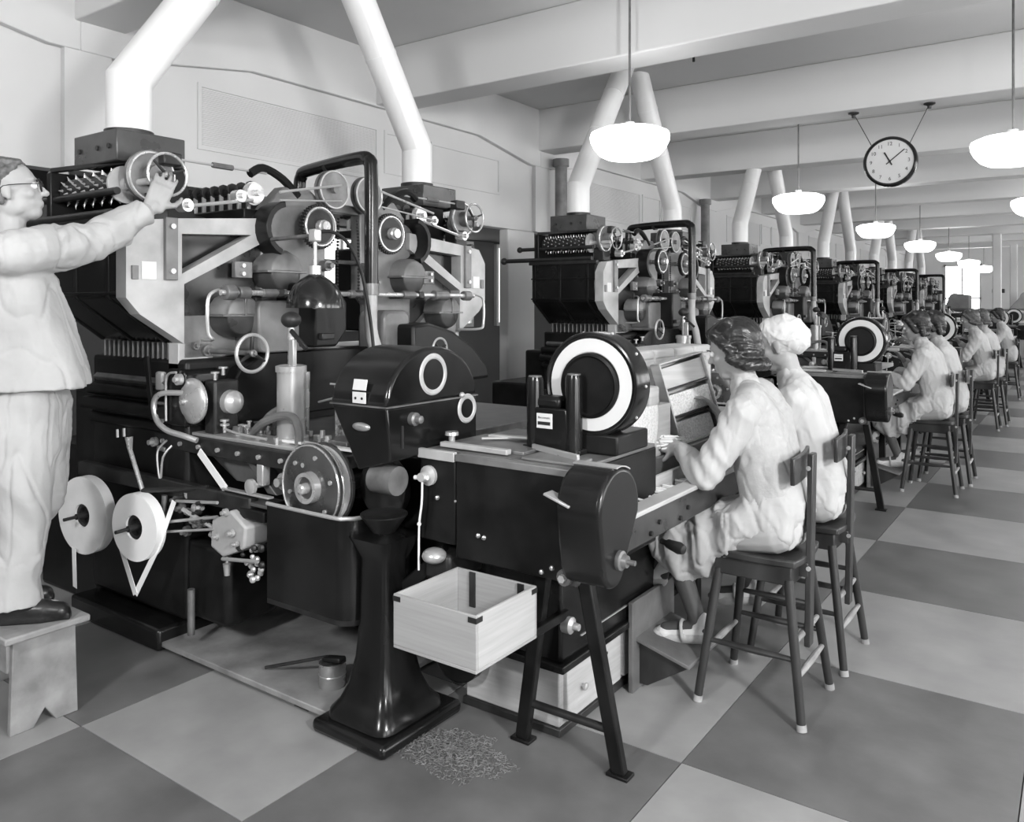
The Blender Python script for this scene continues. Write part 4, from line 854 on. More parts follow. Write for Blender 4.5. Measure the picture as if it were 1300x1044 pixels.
def footrest_build(t):
    B().add([(-1.47, 2.93, .20), (-1.24, 2.93, .14), (-1.24, 3.27, .14), (-1.47, 3.27, .20), (-1.47, 2.93, .215), (-1.24, 2.93, .155), (-1.24, 3.27, .155), (-1.47, 3.27, .215)], [(0, 3, 2, 1), (4, 5, 6, 7), (0, 1, 5, 4), (1, 2, 6, 5), (2, 3, 7, 6), (3, 0, 4, 7)]).build('foot_board', 'woodf', t, bevel=.003)
    B().box(-1.485, -1.465, 2.90, 3.30, 0, .36).build('back_board', 'woodf', t, bevel=.003)
    for y in (2.96, 3.22): B().prism([(-1.465, .02), (-1.43, .02), (-1.25, .135), (-1.25, .143), (-1.465, .20)], 'y', y, y + .02).build('side_bracket', 'woodd', t, bevel=.002)
footrest_build(ft)

# ------------------------------------------------------------------ copies of the station down the row
for k in range(1, 6):
    copy_thing(dt, 0, 4.2 * k, '%s black delivery cabinet with conveyor along the row' % ORD[k])
    copy_thing(dl, 0, 4.2 * k, '%s white ringed drum dial from the camera' % ORD[k])
    if k < 3: copy_thing(ch, 0, 4.2 * k, 'low wooden drawer chest under the %s delivery table' % ORD[k])

# ------------------------------------------------------------------ work chairs
def chair(cx, cy, label, rot=0):
    t = thing('work_chair', label, 'chair', (cx, cy, 0), 'high wooden work chairs')
    def o(g, nm, m, b=.004, p=None): return g.build(nm, m, p or t, bevel=b)
    g = B(); nx, ny = 13, 13; vs = []
    for i in range(nx):
        for j in range(ny):
            u, v = -1 + 2 * i / (nx - 1), -1 + 2 * j / (ny - 1)
            x = u * .18 * (1 - .08 * v * v * (u > 0)); y = v * .175 * (1 - .05 * u * u)
            vs.append((cx + x, cy + y, .60 - .012 * math.exp(-(u * u + (abs(v) - .5) ** 2 * 4) * 2.5) - .02 * max(0, -u - .6)))
    n0 = len(vs); vs += [(x, y, z - .028) for x, y, z in vs]
    fs = []
    for i in range(nx - 1):
        for j in range(ny - 1):
            a = i * ny + j; q = (a, a + ny, a + ny + 1, a + 1); fs += [q, tuple(n0 + k for k in reversed(q))]
    bd = [j for j in range(ny)] + [i * ny + ny - 1 for i in range(1, nx)] + [(nx - 1) * ny + j for j in range(ny - 2, -1, -1)] + [i * ny for i in range(nx - 2, 0, -1)]
    for a, b in zip(bd, bd[1:] + bd[:1]): fs.append((a, b, b + n0, a + n0))
    o(g.add(vs, fs), 'seat', 'woodd', .006)
    o(B().box(cx - .15, cx + .15, cy - .155, cy + .155, .50, .572), 'seat_frame', 'woodd', .006)
    for sx in (-1, 1):
        for sy in (-1, 1):
            top = Vector((cx + sx * .135, cy + sy * .14, .52)); bot = Vector((cx + sx * .20, cy + sy * .20, .0)); f = top.lerp(bot, .955)
            lg = o(B().cyl(f, top, .0165, .019, 12), 'leg', 'woodd', 0); o(B().cyl(bot, f, .019, .0185, 12), 'foot_tip', 'boot', 0, lg)
    def lp_(sx, sy, z): t_ = (.52 - z) / .52; return Vector((cx + sx * (.135 + .065 * t_), cy + sy * (.14 + .06 * t_), z))
    for a, b, z, m in (((1, -1), (1, 1), .18, 'woodrub'), ((1, -1), (1, 1), .30, 'woodrub'), ((-1, -1), (1, -1), .24, 'woodd'), ((-1, 1), (1, 1), .24, 'woodd'), ((-1, 1), (1, 1), .34, 'woodd'), ((-1, -1), (-1, 1), .20, 'woodrub')):
        p, q = lp_(*a, z), lp_(*b, z); d = q - p
        o(B().lathe(p, tuple(d), [(0, .009), (d.length * .5, .014), (d.length, .009)], 10), 'stretcher', m, 0)
    p = o(B().bar((cx + .178, cy - .03, .25), (cx + .192, cy - .03, .985), .055, .022, up=(1, 0, 0)), 'back_post', 'woodd', .004)
    for z in (.55, .93): o(B().cyl((cx + .185, cy - .055, z), (cx + .185, cy - .062, z), .009, n=8), 'bolt', 'steel', 0, p)
    o(B().box(cx + .12, cx + .185, cy - .06, cy + .0, .515, .57), 'post_block', 'woodd', .004, p)
    poly = [(cx + .172 - .035 * ((q + 1) / 2) + .012 * (1 - q * q), cy - .03 + q * .165) for q in (-1, -.6, -.2, .2, .6, 1)]
    o(B().prism(poly + [(x - .016, y) for x, y in reversed(poly)], 'z', .885, .985), 'back_slat', 'woodd', .004)
    return t
CHX = -1.035
ch0 = chair(CHX, 3.2, 'nearest dark wooden work chair, under the bareheaded woman')
CL = {1: 'dark wooden work chair under the woman in the headscarf', 2: 'dark wooden work chair at the second dial, nearer of the pair', 3: 'dark wooden work chair at the second dial, farther of the pair',
      4: 'dark wooden work chair at the third station, nearer of the pair', 5: 'dark wooden work chair at the third station, farther of the pair', 6: 'farthest dark wooden work chair, near the fourth station'}
CP = {1: (.02, .55), 2: (.0, 4.34), 3: (.05, 4.86), 4: (-.02, 8.5), 5: (.04, 9.0), 6: (-.02, 12.5)}
for k in CP: copy_thing(ch0, CP[k][0], CP[k][1], CL[k])
copy_thing(ft, 0, 4.34, 'wooden footrest under the feet of the third woman')

# ------------------------------------------------------------------ people
def remesh(g, voxel, smooth=4, factor=.5):
    me = bpy.data.meshes.new('tmp'); me.from_pydata(g.v, [], g.f)
    bm = bmesh.new(); bm.from_mesh(me); bmesh.ops.recalc_face_normals(bm, faces=bm.faces); bm.to_mesh(me); bm.free()
    o = bpy.data.objects.new('tmp', me); COL.objects.link(o)
    r = o.modifiers.new('r', 'REMESH'); r.mode = 'VOXEL'; r.voxel_size = voxel
    if smooth: s = o.modifiers.new('s', 'SMOOTH'); s.factor = factor; s.iterations = smooth
    bpy.context.view_layer.update()
    m2 = bpy.data.meshes.new_from_object(o.evaluated_get(bpy.context.evaluated_depsgraph_get()))
    bpy.data.objects.remove(o, do_unlink=True)
    return m2
def displace(me, fn):
    nr = [Vector(v.normal) for v in me.vertices]
    for v, n in zip(me.vertices, nr):
        d = fn(Vector(v.co), n)
        if d: v.co = v.co + n * d
def skin_obj(me, name, mats, parent, chooser=None):
    me.name = name; me.materials.clear()
    for m in mats: me.materials.append(M[m])
    off = root_loc(parent)
    for v in me.vertices: v.co = Vector(v.co) - off
    if chooser:
        for p in me.polygons: p.material_index = chooser(p.center + off)
    else:
        for p in me.polygons: p.material_index = 0
    me.polygons.foreach_set('use_smooth', [True] * len(me.polygons))
    o = bpy.data.objects.new(name, me); COL.objects.link(o); o.parent = parent
    return o
def frame_of(f, u):
    f = Vector(f).normalized(); u = Vector(u); u = (u - f * f.dot(u)).normalized(); return f, u.cross(f).normalized(), u   # forward, left side, up
def head(g, c, fr, k=1.0):
    f, s, u = fr; c = Vector(c); rot = Matrix((f, s, u)).transposed()
    def e(a, b, h, r): g.sphere(c + f * a * k + s * b * k + u * h * k, tuple(x * k for x in r), 16, 10, rot)
    e(-.012, 0, .025, (.096, .076, .090)); e(.022, 0, -.03, (.070, .060, .085)); e(.05, 0, -.085, (.036, .036, .028))     # skull, face, chin
    e(.062, 0, .028, (.030, .052, .016))                                                    # brow
    g.cap(c + (f * .086 + u * .012) * k, .008 * k, c + (f * .108 - u * .022) * k, .0125 * k, 10)   # nose
    e(.087, 0, -.026, (.012, .016, .007))
    e(.084, 0, -.052, (.013, .024, .006)); e(.082, 0, -.064, (.013, .021, .007))               # lips
    for b in (-1, 1):
        e(.052, b * .040, -.022, (.026, .022, .022)); e(-.008, b * .077, -.005, (.019, .009, .031)); e(-.002, b * .076, -.030, (.010, .008, .012))  # cheek, ear, lobe
        e(.0, b * .045, -.06, (.045, .018, .035))                                           # jaw
def eyes(parent, c, fr, k=1.0):
    f, s, u = fr; c = Vector(c)
    for b in (-1, 1):
        p = c + (f * .078 + s * b * .031 + u * .006) * k
        w = B().sphere(p, .0115 * k, 12, 8).build('eye', 'paper', parent); B().sphere(p + f * .0065 * k, .0062 * k, 10, 6).build('iris', 'ink', w)
        B().tube([p + (f * .012 - s * .018 + u * .016) * k, p + (f * .018 + u * .022) * k, p + (f * .008 + s * .018 + u * .017) * k], .003 * k, 6, 3).build('eyebrow', 'hair', parent)
def hand(g, wrist, d, palm_n, curl, k=1.0, spread=.12, thumb=1, curls=None):
    """palm from wrist along d; palm_n points out of the palm; curl bends fingers toward palm_n"""
    d = Vector(d).normalized(); pn = Vector(palm_n); pn = (pn - d * d.dot(pn)).normalized(); s = d.cross(pn).normalized() * thumb; w = Vector(wrist)
    for q in (-.030, -.010, .010, .030): g.cap(w + s * q * .7 * k, .017 * k, w + d * .082 * k + s * q * k, .0125 * k, 10)
    for i, (q, L) in enumerate(((.031, .072), (.011, .080), (-.010, .075), (-.030, .058))):
        p = w + d * .082 * k + s * q * k; a = 0; dd = (d + s * q * spread * 20 * .5).normalized(); r = .0088 * k
        c_ = curls[i] if curls else curl
        for seg, fr_ in ((0, .45), (1, .32), (2, .25)):
            a += c_ * (.6, 1.0, .7)[seg]
            v = (dd * math.cos(a) + pn * math.sin(a)); p2 = p + v * L * fr_ * k; g.cap(p, r, p2, r * .92, 8); p = p2; r *= .92
    p = w + d * .02 * k + s * .03 * k; v = (d * .55 + s * .75 + pn * .35).normalized(); p2 = p + v * .045 * k; g.cap(p, .0135 * k, p2, .011 * k, 8)
    v = (d * .85 + s * .35 + pn * .45).normalized(); p3 = p2 + v * .034 * k; g.cap(p2, .0108 * k, p3, .0095 * k, 8); v = (d * .9 + s * .1 + pn * .5).normalized(); g.cap(p3, .0095 * k, p3 + v * .024 * k, .008 * k, 8)
def folds(scale, amp, axis=None, seed=0.0):
    """sharp cloth creases between soft swells"""
    def fn(p, n):
        q = Vector(p) * scale
        if axis: q = Vector((q.x * axis[0], q.y * axis[1], q.z * axis[2]))
        w = noise.noise(q * .6 + Vector((9.1, seed, 0))); q = q + Vector((w, w * .7, -w)) * .6
        a = noise.noise(q + Vector((seed, 3.1, 7.7))); b = noise.noise(q * 2.1 + Vector((1.7, seed, 2.2)))
        return amp * ((1 - min(1, abs(a) * 2.6)) ** 2 * 1.0 - .45 + b * .35 - .6 * (1 - min(1, abs(b) * 5)) ** 3)
    return fn
def hairfn(axis, freq, amp):
    ax = Vector(axis)
    def fn(p, n):
        q = Vector(p) * freq
        return amp * noise.noise(Vector((q.x * ax.x, q.y * ax.y, q.z * ax.z))) + amp * .6 * noise.noise(q * .35)
    return fn

# --- seated woman at the nearest chair; all coordinates of the first seat, copied with other hair for the rest
PY = 3.2
def woman_meshes():
    W = {}
    hc = Vector((-1.165, PY, 1.365)); fr = frame_of((-.93, -.02, -.30), (-.2, 0, 1)); W['head'] = (hc, fr)
    g = B(); head(g, hc, fr, .98)
    g.cap((-1.10, PY, 1.19), .052, (-1.135, PY, 1.31), .05)
    for a, ra, b, rb in (((-.98, PY, .72), .12, (-1.03, PY, .95), .105), ((-1.03, PY, .95), .105, (-1.08, PY, 1.14), .09)): g.cap(a, ra, b, rb)
    for s in (-1, 1): g.cap((-1.08, PY, 1.16), .07, (-1.065, PY + s * .15, 1.14), .05)
    # near (left) arm
    g.cap((-1.065, PY - .165, 1.135), .047, (-1.195, PY - .215, .885), .036); g.cap((-1.195, PY - .215, .885), .038, (-1.35, PY - .10, .955), .026)
    hand(g, (-1.355, PY - .095, .958), (-.85, .35, .05), (.1, .45, -.6), .55, .95, thumb=1)
    # far (right) arm
    g.cap((-1.065, PY + .165, 1.135), .047, (-1.17, PY + .24, .93), .036); g.cap((-1.17, PY + .24, .93), .037, (-1.285, PY + .19, 1.06), .026)
    hand(g, (-1.29, PY + .188, 1.068), (-.55, -.25, .75), (-.7, -.45, -.4), .5, .92, thumb=-1)
    # legs
    for y, kn, an, toe in ((-.09, (-1.405, PY - .09, .60), (-1.275, PY - .10, .275), (-1.40, PY - .13, .225)), (.07, (-1.43, PY + .06, .63), (-1.50, PY - .0, .42), (-1.62, PY - .04, .375))):
        g.cap((-.97, PY + y, .68), .085, kn, .058); g.cap(kn, .052, an, .034); g.cap(Vector(an) + Vector((.025, 0, -.025)), .03, an, .033); g.cap(Vector(an) + Vector((.01, 0, -.03)), .03, toe, .024)
    body = remesh(g, .0065, 3, .5); W['body'] = body
    # coat: trunk, sleeves, skirt hanging over the knees
    g = B()
    for a, ra, b, rb in (((-.99, PY - .055, .74), .110, (-1.02, PY - .055, .93), .112), ((-.99, PY + .055, .74), .110, (-1.02, PY + .05, .93), .112), ((-1.02, PY - .05, .93), .112, (-1.07, PY - .06, 1.10), .112), ((-1.02, PY + .05, .93), .112, (-1.07, PY + .06, 1.10), .115)): g.cap(a, ra, b, rb)
    for s in (-1, 1): g.cap((-1.085, PY + s * .03, 1.175), .075, (-1.065, PY + s * .155, 1.135), .066)
    g.cap((-1.10, PY, 1.18), .068, (-1.112, PY, 1.225), .063)
    g.cap((-1.065, PY - .165, 1.135), .070, (-1.195, PY - .22, .89), .062); g.cap((-1.195, PY - .22, .89), .062, (-1.335, PY - .11, .95), .042)
    g.cap((-1.065, PY + .165, 1.135), .068, (-1.17, PY + .245, .93), .060); g.cap((-1.17, PY + .245, .93), .062, (-1.27, PY + .198, 1.045), .040)
    def ring(x, z0, z1, hw, n=28):
        L = []
        for k in range(n):
            a = 2 * math.pi * k / n; c, q = math.cos(a), math.sin(a); e = .72
            L.append((x, PY + hw * math.copysign(abs(c) ** e, c), (z0 + z1) / 2 + (z1 - z0) / 2 * math.copysign(abs(q) ** e, q)))
        return L
    g.rings([ring(*r) for r in ((-.868, .66, .80, .09), (-.880, .625, .86, .135), (-.91, .605, .90, .160), (-.98, .600, .90, .175), (-1.07, .595, .82, .185), (-1.14, .52, .775, .195), (-1.22, .455, .750, .19), (-1.32, .415, .735, .185), (-1.42, .42, .705, .172), (-1.475, .50, .665, .14), (-1.495, .56, .62, .08))])
    coat = remesh(g, .0075, 14, .6)
    f1 = folds(5.0, .013, (1.1, 1.6, .7), 1.3); f2 = folds(11, .006, (1.5, .8, .6), 4.1)
    def fn(p, n):
        k = 1.0 if p.z < .80 else .45
        d = k * f1(p, n) + f2(p, n) * (.9 if p.z < .75 else .6)
        if p.x < -1.12 and p.z < .74: d += .010 * math.sin(p.x * 48 + 8 * p.z + 2 * noise.noise(p * 5))     # skirt folds
        if p.y < PY - .14 and p.z > .84 and p.x < -1.1: d += .004 * math.sin(p.x * 90 + p.z * 60)           # sleeve creases
        return d
    displace(coat, fn); W['coat'] = coat
    # sleeveless apron over the coat
    g = B()
    for a, ra, b, rb in (((-.985, PY - .058, .72), .117, (-1.02, PY - .055, .93), .119), ((-.985, PY + .058, .72), .117, (-1.02, PY + .05, .93), .119), ((-1.02, PY - .05, .93), .119, (-1.065, PY - .055, 1.09), .119), ((-1.02, PY + .05, .93), .119, (-1.065, PY + .055, 1.09), .121)): g.cap(a, ra, b, rb)
    for s in (-1, 1): g.cap((-1.078, PY + s * .03, 1.175), .080, (-1.062, PY + s * .10, 1.155), .076)
    ap = remesh(g, .0085, 6, .6); displace(ap, folds(5, .009, (1, 1.2, .8), 2.2)); W['apron'] = ap
    # shoes
    W['sock'] = []; W['shoe'] = []
    for an, toe in (((-1.262, PY - .10, .235), (-1.405, PY - .13, .208)), ((-1.485, PY + .0, .39), (-1.625, PY - .04, .352))):
        g = B(); an = Vector(an); toe = Vector(toe); g.cap(an, .033, toe, .028); g.sphere(toe, (.038, .034, .026)); g.cap(an + Vector((.01, 0, .04)), .034, an + Vector((-.005, 0, .015)), .036); W['sock'].append(remesh(g, .006, 4))
    for an, toe in (((-1.262, PY - .10, .215), (-1.415, PY - .132, .190)), ((-1.485, PY + .0, .370), (-1.635, PY - .042, .334))):
        g = B(); an = Vector(an); toe = Vector(toe); g.cap(an, .034, toe, .030); g.sphere(toe + Vector((-.005, 0, .012)), (.036, .036, .02))
        m = an.lerp(toe, .45); g.torus(m + Vector((0, 0, .02)), tuple(toe - an), .040, .009, 18, 6); W['shoe'].append(remesh(g, .005, 2))
    return W
W = woman_meshes()
hc, fr = W['head']; F_, S_, U_ = fr
def hx(a, b, h): return hc + F_ * a + S_ * b + U_ * h
ROT = Matrix((F_, S_, U_)).transposed()
def strands(me, amp, nfreq=26, loc=None):
    """comb lines running from the brow over the crown to the nape"""
    fr_ = loc or (hc, F_, S_, U_)
    def fn(p, n):
        q = p - fr_[0]; a, b, h = q.dot(fr_[1]), q.dot(fr_[2]), q.dot(fr_[3])
        ph = math.atan2(b, h + .05)
        return amp * (noise.noise(Vector((ph * nfreq, a * 9, 1.3))) + .6 * noise.noise(Vector((ph * nfreq * .3, a * 22, 4.1))))
    displace(me, fn); return me
def hair_bob(roll=True, wave=.004):
    g = B(); g.sphere(hx(-.036, 0, .042), (.096, .086, .088), 18, 12, ROT); g.sphere(hx(-.06, 0, -.005), (.066, .080, .080), 18, 12, ROT)
    for q in (-1, -.4, .4, 1): g.cap(hx(.055, q * .040, .085), .022, hx(-.03, q * .062, .105), .026)
    if roll:
        P_ = [hx(-.01, .080, -.035), hx(-.055, .078, -.072), hx(-.10, .04, -.088), hx(-.108, 0, -.092), hx(-.10, -.04, -.088), hx(-.055, -.078, -.072), hx(-.01, -.080, -.035)]
        for a, b in zip(P_[:-1], P_[1:]): g.cap(a, .024, b, .024)
        for s in (-1, 1): g.cap(hx(.035, s * .062, .075), .024, hx(-.005, s * .080, .01), .020); g.cap(hx(-.005, s * .080, .01), .020, hx(-.03, s * .08, -.04), .022)
    else:
        for s in (-1, -.5, 0, .5, 1): g.cap(hx(-.055, s * .062, .0), .035, hx(-.072 + .02 * abs(s), s * .066, -.085), .022)
        for s in (-1, 1): g.cap(hx(.03, s * .064, .07), .024, hx(-.01, s * .08, -.045), .022)
    return strands(remesh(g, .0045, 3), wave)
def scarf():
    g = B(); g.sphere(hx(-.035, 0, .040), (.100, .092, .098), 18, 12, ROT); g.sphere(hx(-.075, 0, .02), (.075, .085, .085), 18, 12, ROT); g.sphere(hx(-.005, 0, .075), (.078, .080, .058), 14, 10, ROT)
    me = remesh(g, .005, 3); displace(me, folds(14, .006, (1, .6, 1.2), 5.0)); return me
hair_a = hair_bob(True); hair_b = hair_bob(False, .005); scarf_me = scarf()
def woman(dx, dy, label, hair_me, hair_name, hair_mat, coatm, apronm, rz=0, tilt=0, near=False):
    t = thing('person', label, 'person', (-1.03, PY, .60), 'women seated at the delivery tables')
    def add(me, name, mats, ch=None, idx=0):
        key = (me.name, name, tuple(mats), idx)
        if key not in cache: cache[key] = skin_obj(me.copy(), name, mats, t, ch).data; return
        o = bpy.data.objects.new(name, cache[key]); COL.objects.link(o); o.parent = t; return o
    add(W['body'], 'body', ['skin', 'stocking'], lambda p: 1 if (p.z < .56 and p.x < -1.0) or p.z < .5 else 0)
    add(W['coat'], 'coat', [coatm])
    if apronm: add(W['apron'], 'apron', [apronm])
    for q in (0, 1): add(W['sock'][q], 'sock', ['sock'], None, q); add(W['shoe'][q], 'shoe', ['leatherl'], None, q)
    add(hair_me, hair_name, [hair_mat])
    eyes(t, hc, fr, .98)
    t.location = Vector(t.location) + Vector((dx, dy, 0)); t.rotation_euler = (0, 0, rz)
    return t
cache = {}
woman(0, 0, 'bareheaded dark haired woman in a linen apron holding cigarettes, nearest the camera', hair_a, 'hair', 'hair', 'coat2', 'apron')
woman(.02, .55, 'woman in a white headscarf seated behind the nearest woman', scarf_me, 'headscarf', 'scarf', 'coat', None, R(3))
woman(.0, 4.34, 'dark haired woman in a white coat at the second dial, nearer of the pair', hair_b, 'hair', 'hair', 'coat', None, R(-2))
woman(.05, 4.86, 'dark haired woman in white, partly hidden, farther of the pair at the second dial', hair_b, 'hair', 'hair', 'coat', None, R(4))
woman(-.02, 8.5, 'fair haired woman in a white coat at the third station, nearer of the pair', hair_a, 'hair', 'hair2', 'coat', None, R(2))
woman(.04, 9.0, 'woman half hidden beside the fair haired woman at the third station', hair_a, 'hair', 'hair2', 'coat', None, R(-3))
woman(-.02, 12.5, 'farthest seated woman in white, near the right picture edge', hair_b, 'hair', 'hair', 'coat', None, R(3))
# the bunch of cigarettes in her hand
random.seed(11); cb_ = B()
for i in range(60):
    c0 = Vector((-1.43 + random.uniform(-.035, .03), PY - .06 + random.uniform(-.05, .04), .975 + random.uniform(-.02, .025))); d = Vector((-.5, -.7, random.uniform(-.2, .3))).normalized() * .033
    cb_.cyl(c0 - d, c0 + d, .004, n=5)
tag(cb_.build('cigarette_bunch', 'cig', kind='stuff', smooth=True), 'loose bunch of white cigarettes held by the nearest woman', 'cigarettes')

# --- the man on the step stool, reaching up to the handwheel
mn = thing('person', 'man in pale work clothes and spectacles standing on the stool, hand on the handwheel', 'person', (-3.36, 1.42, .37))
ff = Vector((.62, .78, 0)).normalized(); ls = Vector((0, 0, 1)).cross(ff).normalized()      # forward, left side
O = Vector((-3.325, 1.435, 0))
def mp(a, b, z): return O + ff * a + ls * b + Vector((0, 0, z))
mh = mp(-.03, 0, 1.985); mfr = frame_of(ff * .95 + ls * .12 + Vector((0, 0, .16)), (0, 0, 1))
sh_r = mp(.02, -.19, 1.735); el_r = Vector((-3.27, 1.68, 1.80)); wr_r = Vector((-3.215, 1.915, 1.965))
sh_l = mp(.0, .19, 1.73); el_l = mp(-.04, .25, 1.45); wr_l = mp(-.02, .24, 1.20)
g = B(); head(g, mh, mfr, 1.06); g.cap(mp(-.03, 0, 1.76), .060, mp(-.045, 0, 1.92), .058)
g.cap(mp(0, 0, 1.25), .13, mp(0, 0, 1.60), .13)
for s in (-1, 1):
    g.cap(mp(0, s * .05, 1.68), .09, mp(0, s * .16, 1.72), .055); g.cap(mp(0, s * .09, 1.2), .085, mp(.02, s * .09, .82), .06); g.cap(mp(.02, s * .09, .82), .058, mp(-.11 * (s > 0), s * .09, .46), .04); g.cap(mp(-.02 - .11 * (s > 0), s * .09, .42), .036, mp(.14 - .11 * (s > 0), s * .10, .41), .03)
g.cap(sh_r, .05, el_r, .04); g.cap(el_r, .042, wr_r, .029); g.cap(sh_l, .05, el_l, .04); g.cap(el_l, .042, wr_l, .029)
hd = (Vector((-3.24, 2.035, 2.20)) - wr_r).normalized()
hand(g, wr_r, tuple(hd), (-.9, .35, -.1), .30, 1.18, spread=.3, thumb=-1)
hand(g, wr_l, tuple(ff * .5 + Vector((0, 0, -.8))), tuple(-ls), .5, 1.05, thumb=1)
skin_obj(remesh(g, .0065, 3), 'body', ['skin'], mn)
# jacket
g = B()
def loft(levels, n=32):
    L = []
    for z, fa, ba, sd, off in levels:
        r_ = []
        for k in range(n):
            a = 2 * math.pi * k / n; c, q = math.cos(a), math.sin(a); c2 = math.copysign(abs(c) ** .8, c); q2 = math.copysign(abs(q) ** .8, q)
            r_.append(mp(off + (fa if c > 0 else ba) * c2, sd * q2, z))
        L.append(r_)
    return L
g.rings(loft(((1.232, .250, .165, .208, 0), (1.30, .235, .163, .205, 0), (1.42, .198, .160, .198, 0), (1.55, .155, .152, .20, 0), (1.64, .130, .140, .205, -.005), (1.70, .105, .12, .20, -.01), (1.745, .085, .10, .15, -.02), (1.785, .075, .08, .085, -.03), (1.815, .070, .075, .075, -.035))))
for s in (-1, 1): g.cap(mp(-.01, s * .08, 1.69), .085, mp(0, s * .165, 1.715), .085)
cuff = wr_r.lerp(el_r, .22)
g.cap(sh_r, .095, el_r, .085); g.cap(el_r, .085, cuff, .060); g.cap(sh_l, .082, el_l, .072); g.cap(el_l, .072, wr_l.lerp(el_l, .12), .055)
g.cyl(cuff - (wr_r - el_r).normalized() * .02, cuff + (wr_r - el_r).normalized() * .03, .060, .064, 20)
jk = remesh(g, .008, 8, .6)
jf1 = folds(3.6, .013, (1.2, 1.2, .5), 3.3); jf2 = folds(8, .0035, (1, 1, .8), .4)
displace(jk, lambda p, n: jf1(p, n) + jf2(p, n) + (.007 * math.sin((p.y - .6 * p.z + .5 * p.x) * 75 + 3 * noise.noise(p * 7)) * max(0, noise.noise(p * 4 + Vector((2, 0, 1))) + .35) if p.y > 1.5 and p.z > 1.62 else 0)); skin_obj(jk, 'jacket', ['overall'], mn)
# trousers
g = B(); g.cap(mp(.02, -.05, 1.16), .15, mp(.02, -.06, 1.02), .145); g.cap(mp(.02, .05, 1.16), .15, mp(.02, .06, 1.02), .145)
for s in (-1, 1):
    g.cap(mp(.025, s * .085, 1.06), .130, mp(.035, s * .09, .80), .105); g.cap(mp(.035, s * .09, .80), .105, mp(-.10 * (s > 0), s * .092, .52), .088); g.cyl(mp(-.10 * (s > 0), s * .092, .54), mp(.005 - .11 * (s > 0), s * .092, .425), .088, .094, 20)
tr2 = remesh(g, .008, 8, .6); tf1 = folds(3.6, .015, (1.4, 1.4, .42), 8.3); tf2 = folds(7, .004, (1, 1, .6), 2.4)
displace(tr2, lambda p, n: tf1(p, n) + tf2(p, n) + .009 * math.sin((p.x + p.y) * 26 + p.z * 20 + 5 * noise.noise(p * 3)) * max(0, noise.noise(p * 3.3 + Vector((5, 1, 2))) + .3)); skin_obj(tr2, 'trousers', ['trouser'], mn)
O0 = O.copy()
# shoes
for s in (-1, 1):
    O = O0 - (ff * .11 if s > 0 else ff * 0)
    g = B(); g.cap(mp(-.055, s * .092, .415), .042, mp(.11, s * .105, .408), .040); g.cap(mp(.06, s * .10, .412), .042, mp(.165, s * .11, .400), .034); g.cap(mp(-.04, s * .092, .43), .045, mp(-.02, s * .092, .47), .045)
    g.prism([(p.x, p.y) for p in (mp(.20, s * .11 - .02, 0), mp(.20, s * .11 + .02, 0), mp(.10, s * .10 + .045, 0), mp(-.09, s * .092 + .035, 0), mp(-.09, s * .092 - .035, 0), mp(.10, s * .10 - .045, 0))], 'z', .370, .392)
    skin_obj(remesh(g, .006, 3), 'shoe', ['leather'], mn)
O = O0
f, s_, u = mfr; k = 1.06
def hp(a, b, h): return mh + (f * a + s_ * b + u * h) * k
rot = Matrix((f, s_, u)).transposed()
g = B(); g.sphere(hp(-.034, 0, .046), tuple(x * k for x in (.088, .080, .076)), 18, 12, rot); g.sphere(hp(-.062, 0, -.005), tuple(x * k for x in (.052, .073, .075)), 16, 10, rot)
for b in (-1, 1): g.cap(hp(-.03, b * .066, .03), .020 * k, hp(-.028, b * .068, -.04), .014 * k); g.cap(hp(.028, b * .052, .078), .012 * k, hp(-.02, b * .07, .05), .016 * k)
for b in (-.5, 0, .5): g.cap(hp(.045, b * .08, .094), .012 * k, hp(-.03, b * .09, .105), .018 * k)
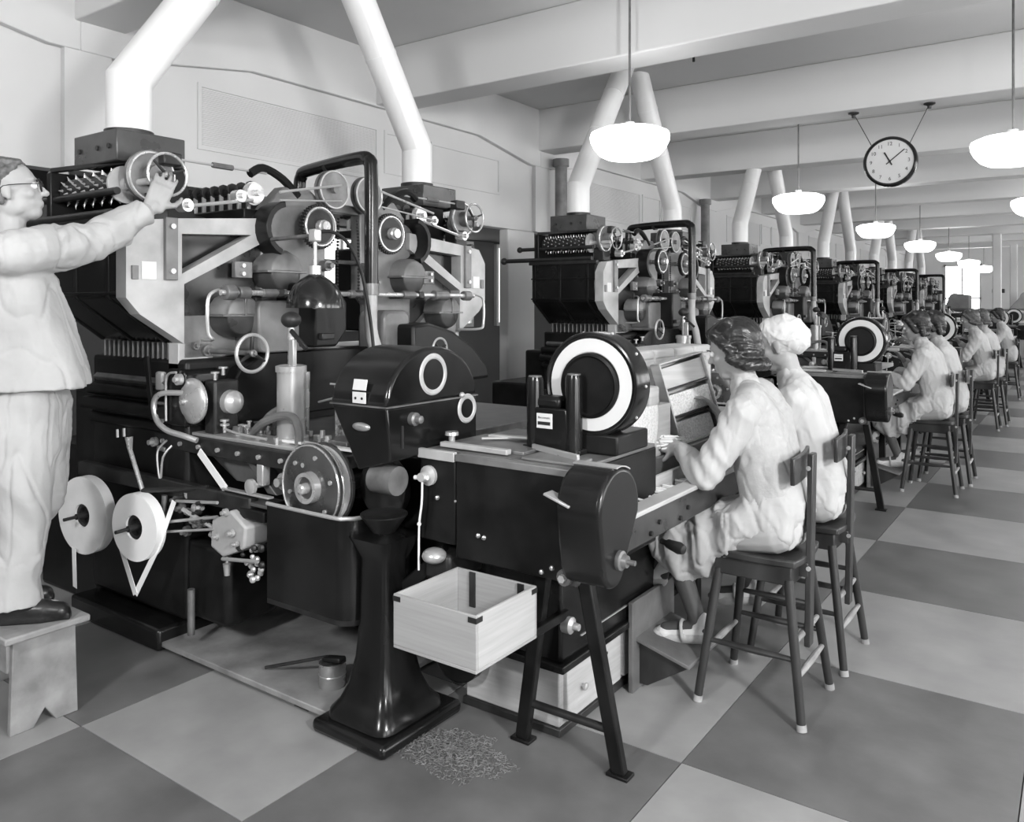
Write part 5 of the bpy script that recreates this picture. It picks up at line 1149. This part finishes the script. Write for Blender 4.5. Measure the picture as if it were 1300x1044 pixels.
me = strands(remesh(g, .0045, 3), .003, 30, (mh, f, s_, u)); skin_obj(me, 'hair', ['hairg'], mn)
eyes(mn, mh, mfr, k)
gs = B()
for b in (-1, 1): gs.torus(hp(.098, b * .032, .004), tuple(f), .021 * k, .0022, 22, 6)
gs.cyl(hp(.099, -.011, .008), hp(.099, .011, .008), .0018, n=6)
for b in (-1, 1): gs.tube([hp(.097, b * .053, .008), hp(.05, b * .076, .010), hp(-.012, b * .084, .008), hp(-.025, b * .084, -.015)], .0018, 6, 3)
gl_ = gs.build('spectacles', 'ink', mn)

# ------------------------------------------------------------------ grey machines at the far end of the hall
def far_machine(x, y, w, label):
    t = thing('packing_machine', label, 'machine', (x, y, 0), 'grey machines at the far end')
    def o(g, nm, m, b=.02, p=None): return g.build(nm, m, p or t, bevel=b)
    o(B().box(x - w / 2, x + w / 2, y, y + 1.2, 0, 1.35), 'body', 'haze'); o(B().box(x - w / 2 - .05, x + w / 2 + .05, y - .1, y + 1.3, 1.35, 1.42), 'table', 'midgrey')
    o(B().prism([(x - w * .15, 1.42), (x + w * .5, 1.42), (x + w * .5, 1.86)] + arc(x + w * .12, 1.76, .16, 90, 180, 5), 'y', y + .1, y + .9), 'hopper', 'haze')
    o(B().cyl((x - w * .32, y + .4, 1.42), (x - w * .32, y + .4, 2.0), .05), 'post', 'midgrey', 0); o(B().box(x - w * .42, x - w * .22, y + .3, y + .5, 1.9, 2.02), 'gear_head', 'iron')
    d = o(B().torus((x + w * .05, y - .12, 1.2), 'y', .15, .035, 28, 8), 'wheel', 'label', 0)
    o(B().cyl((x + w * .05, y - .15, 1.2), (x + w * .05, y, 1.2), .04), 'wheel_hub', 'iron', 0, d)
    for s in (-.3, .3): o(B().box(x + s * w - .08, x + s * w + .08, y - .02, y, .3, 1.0), 'panel', 'midgrey', .005)
    return t
far_machine(-1.55, 27.5, 1.6, 'hazy grey machine with round hopper at the right picture edge')
far_machine(-3.55, 29.5, 1.1, 'small grey machine standing before the end window')
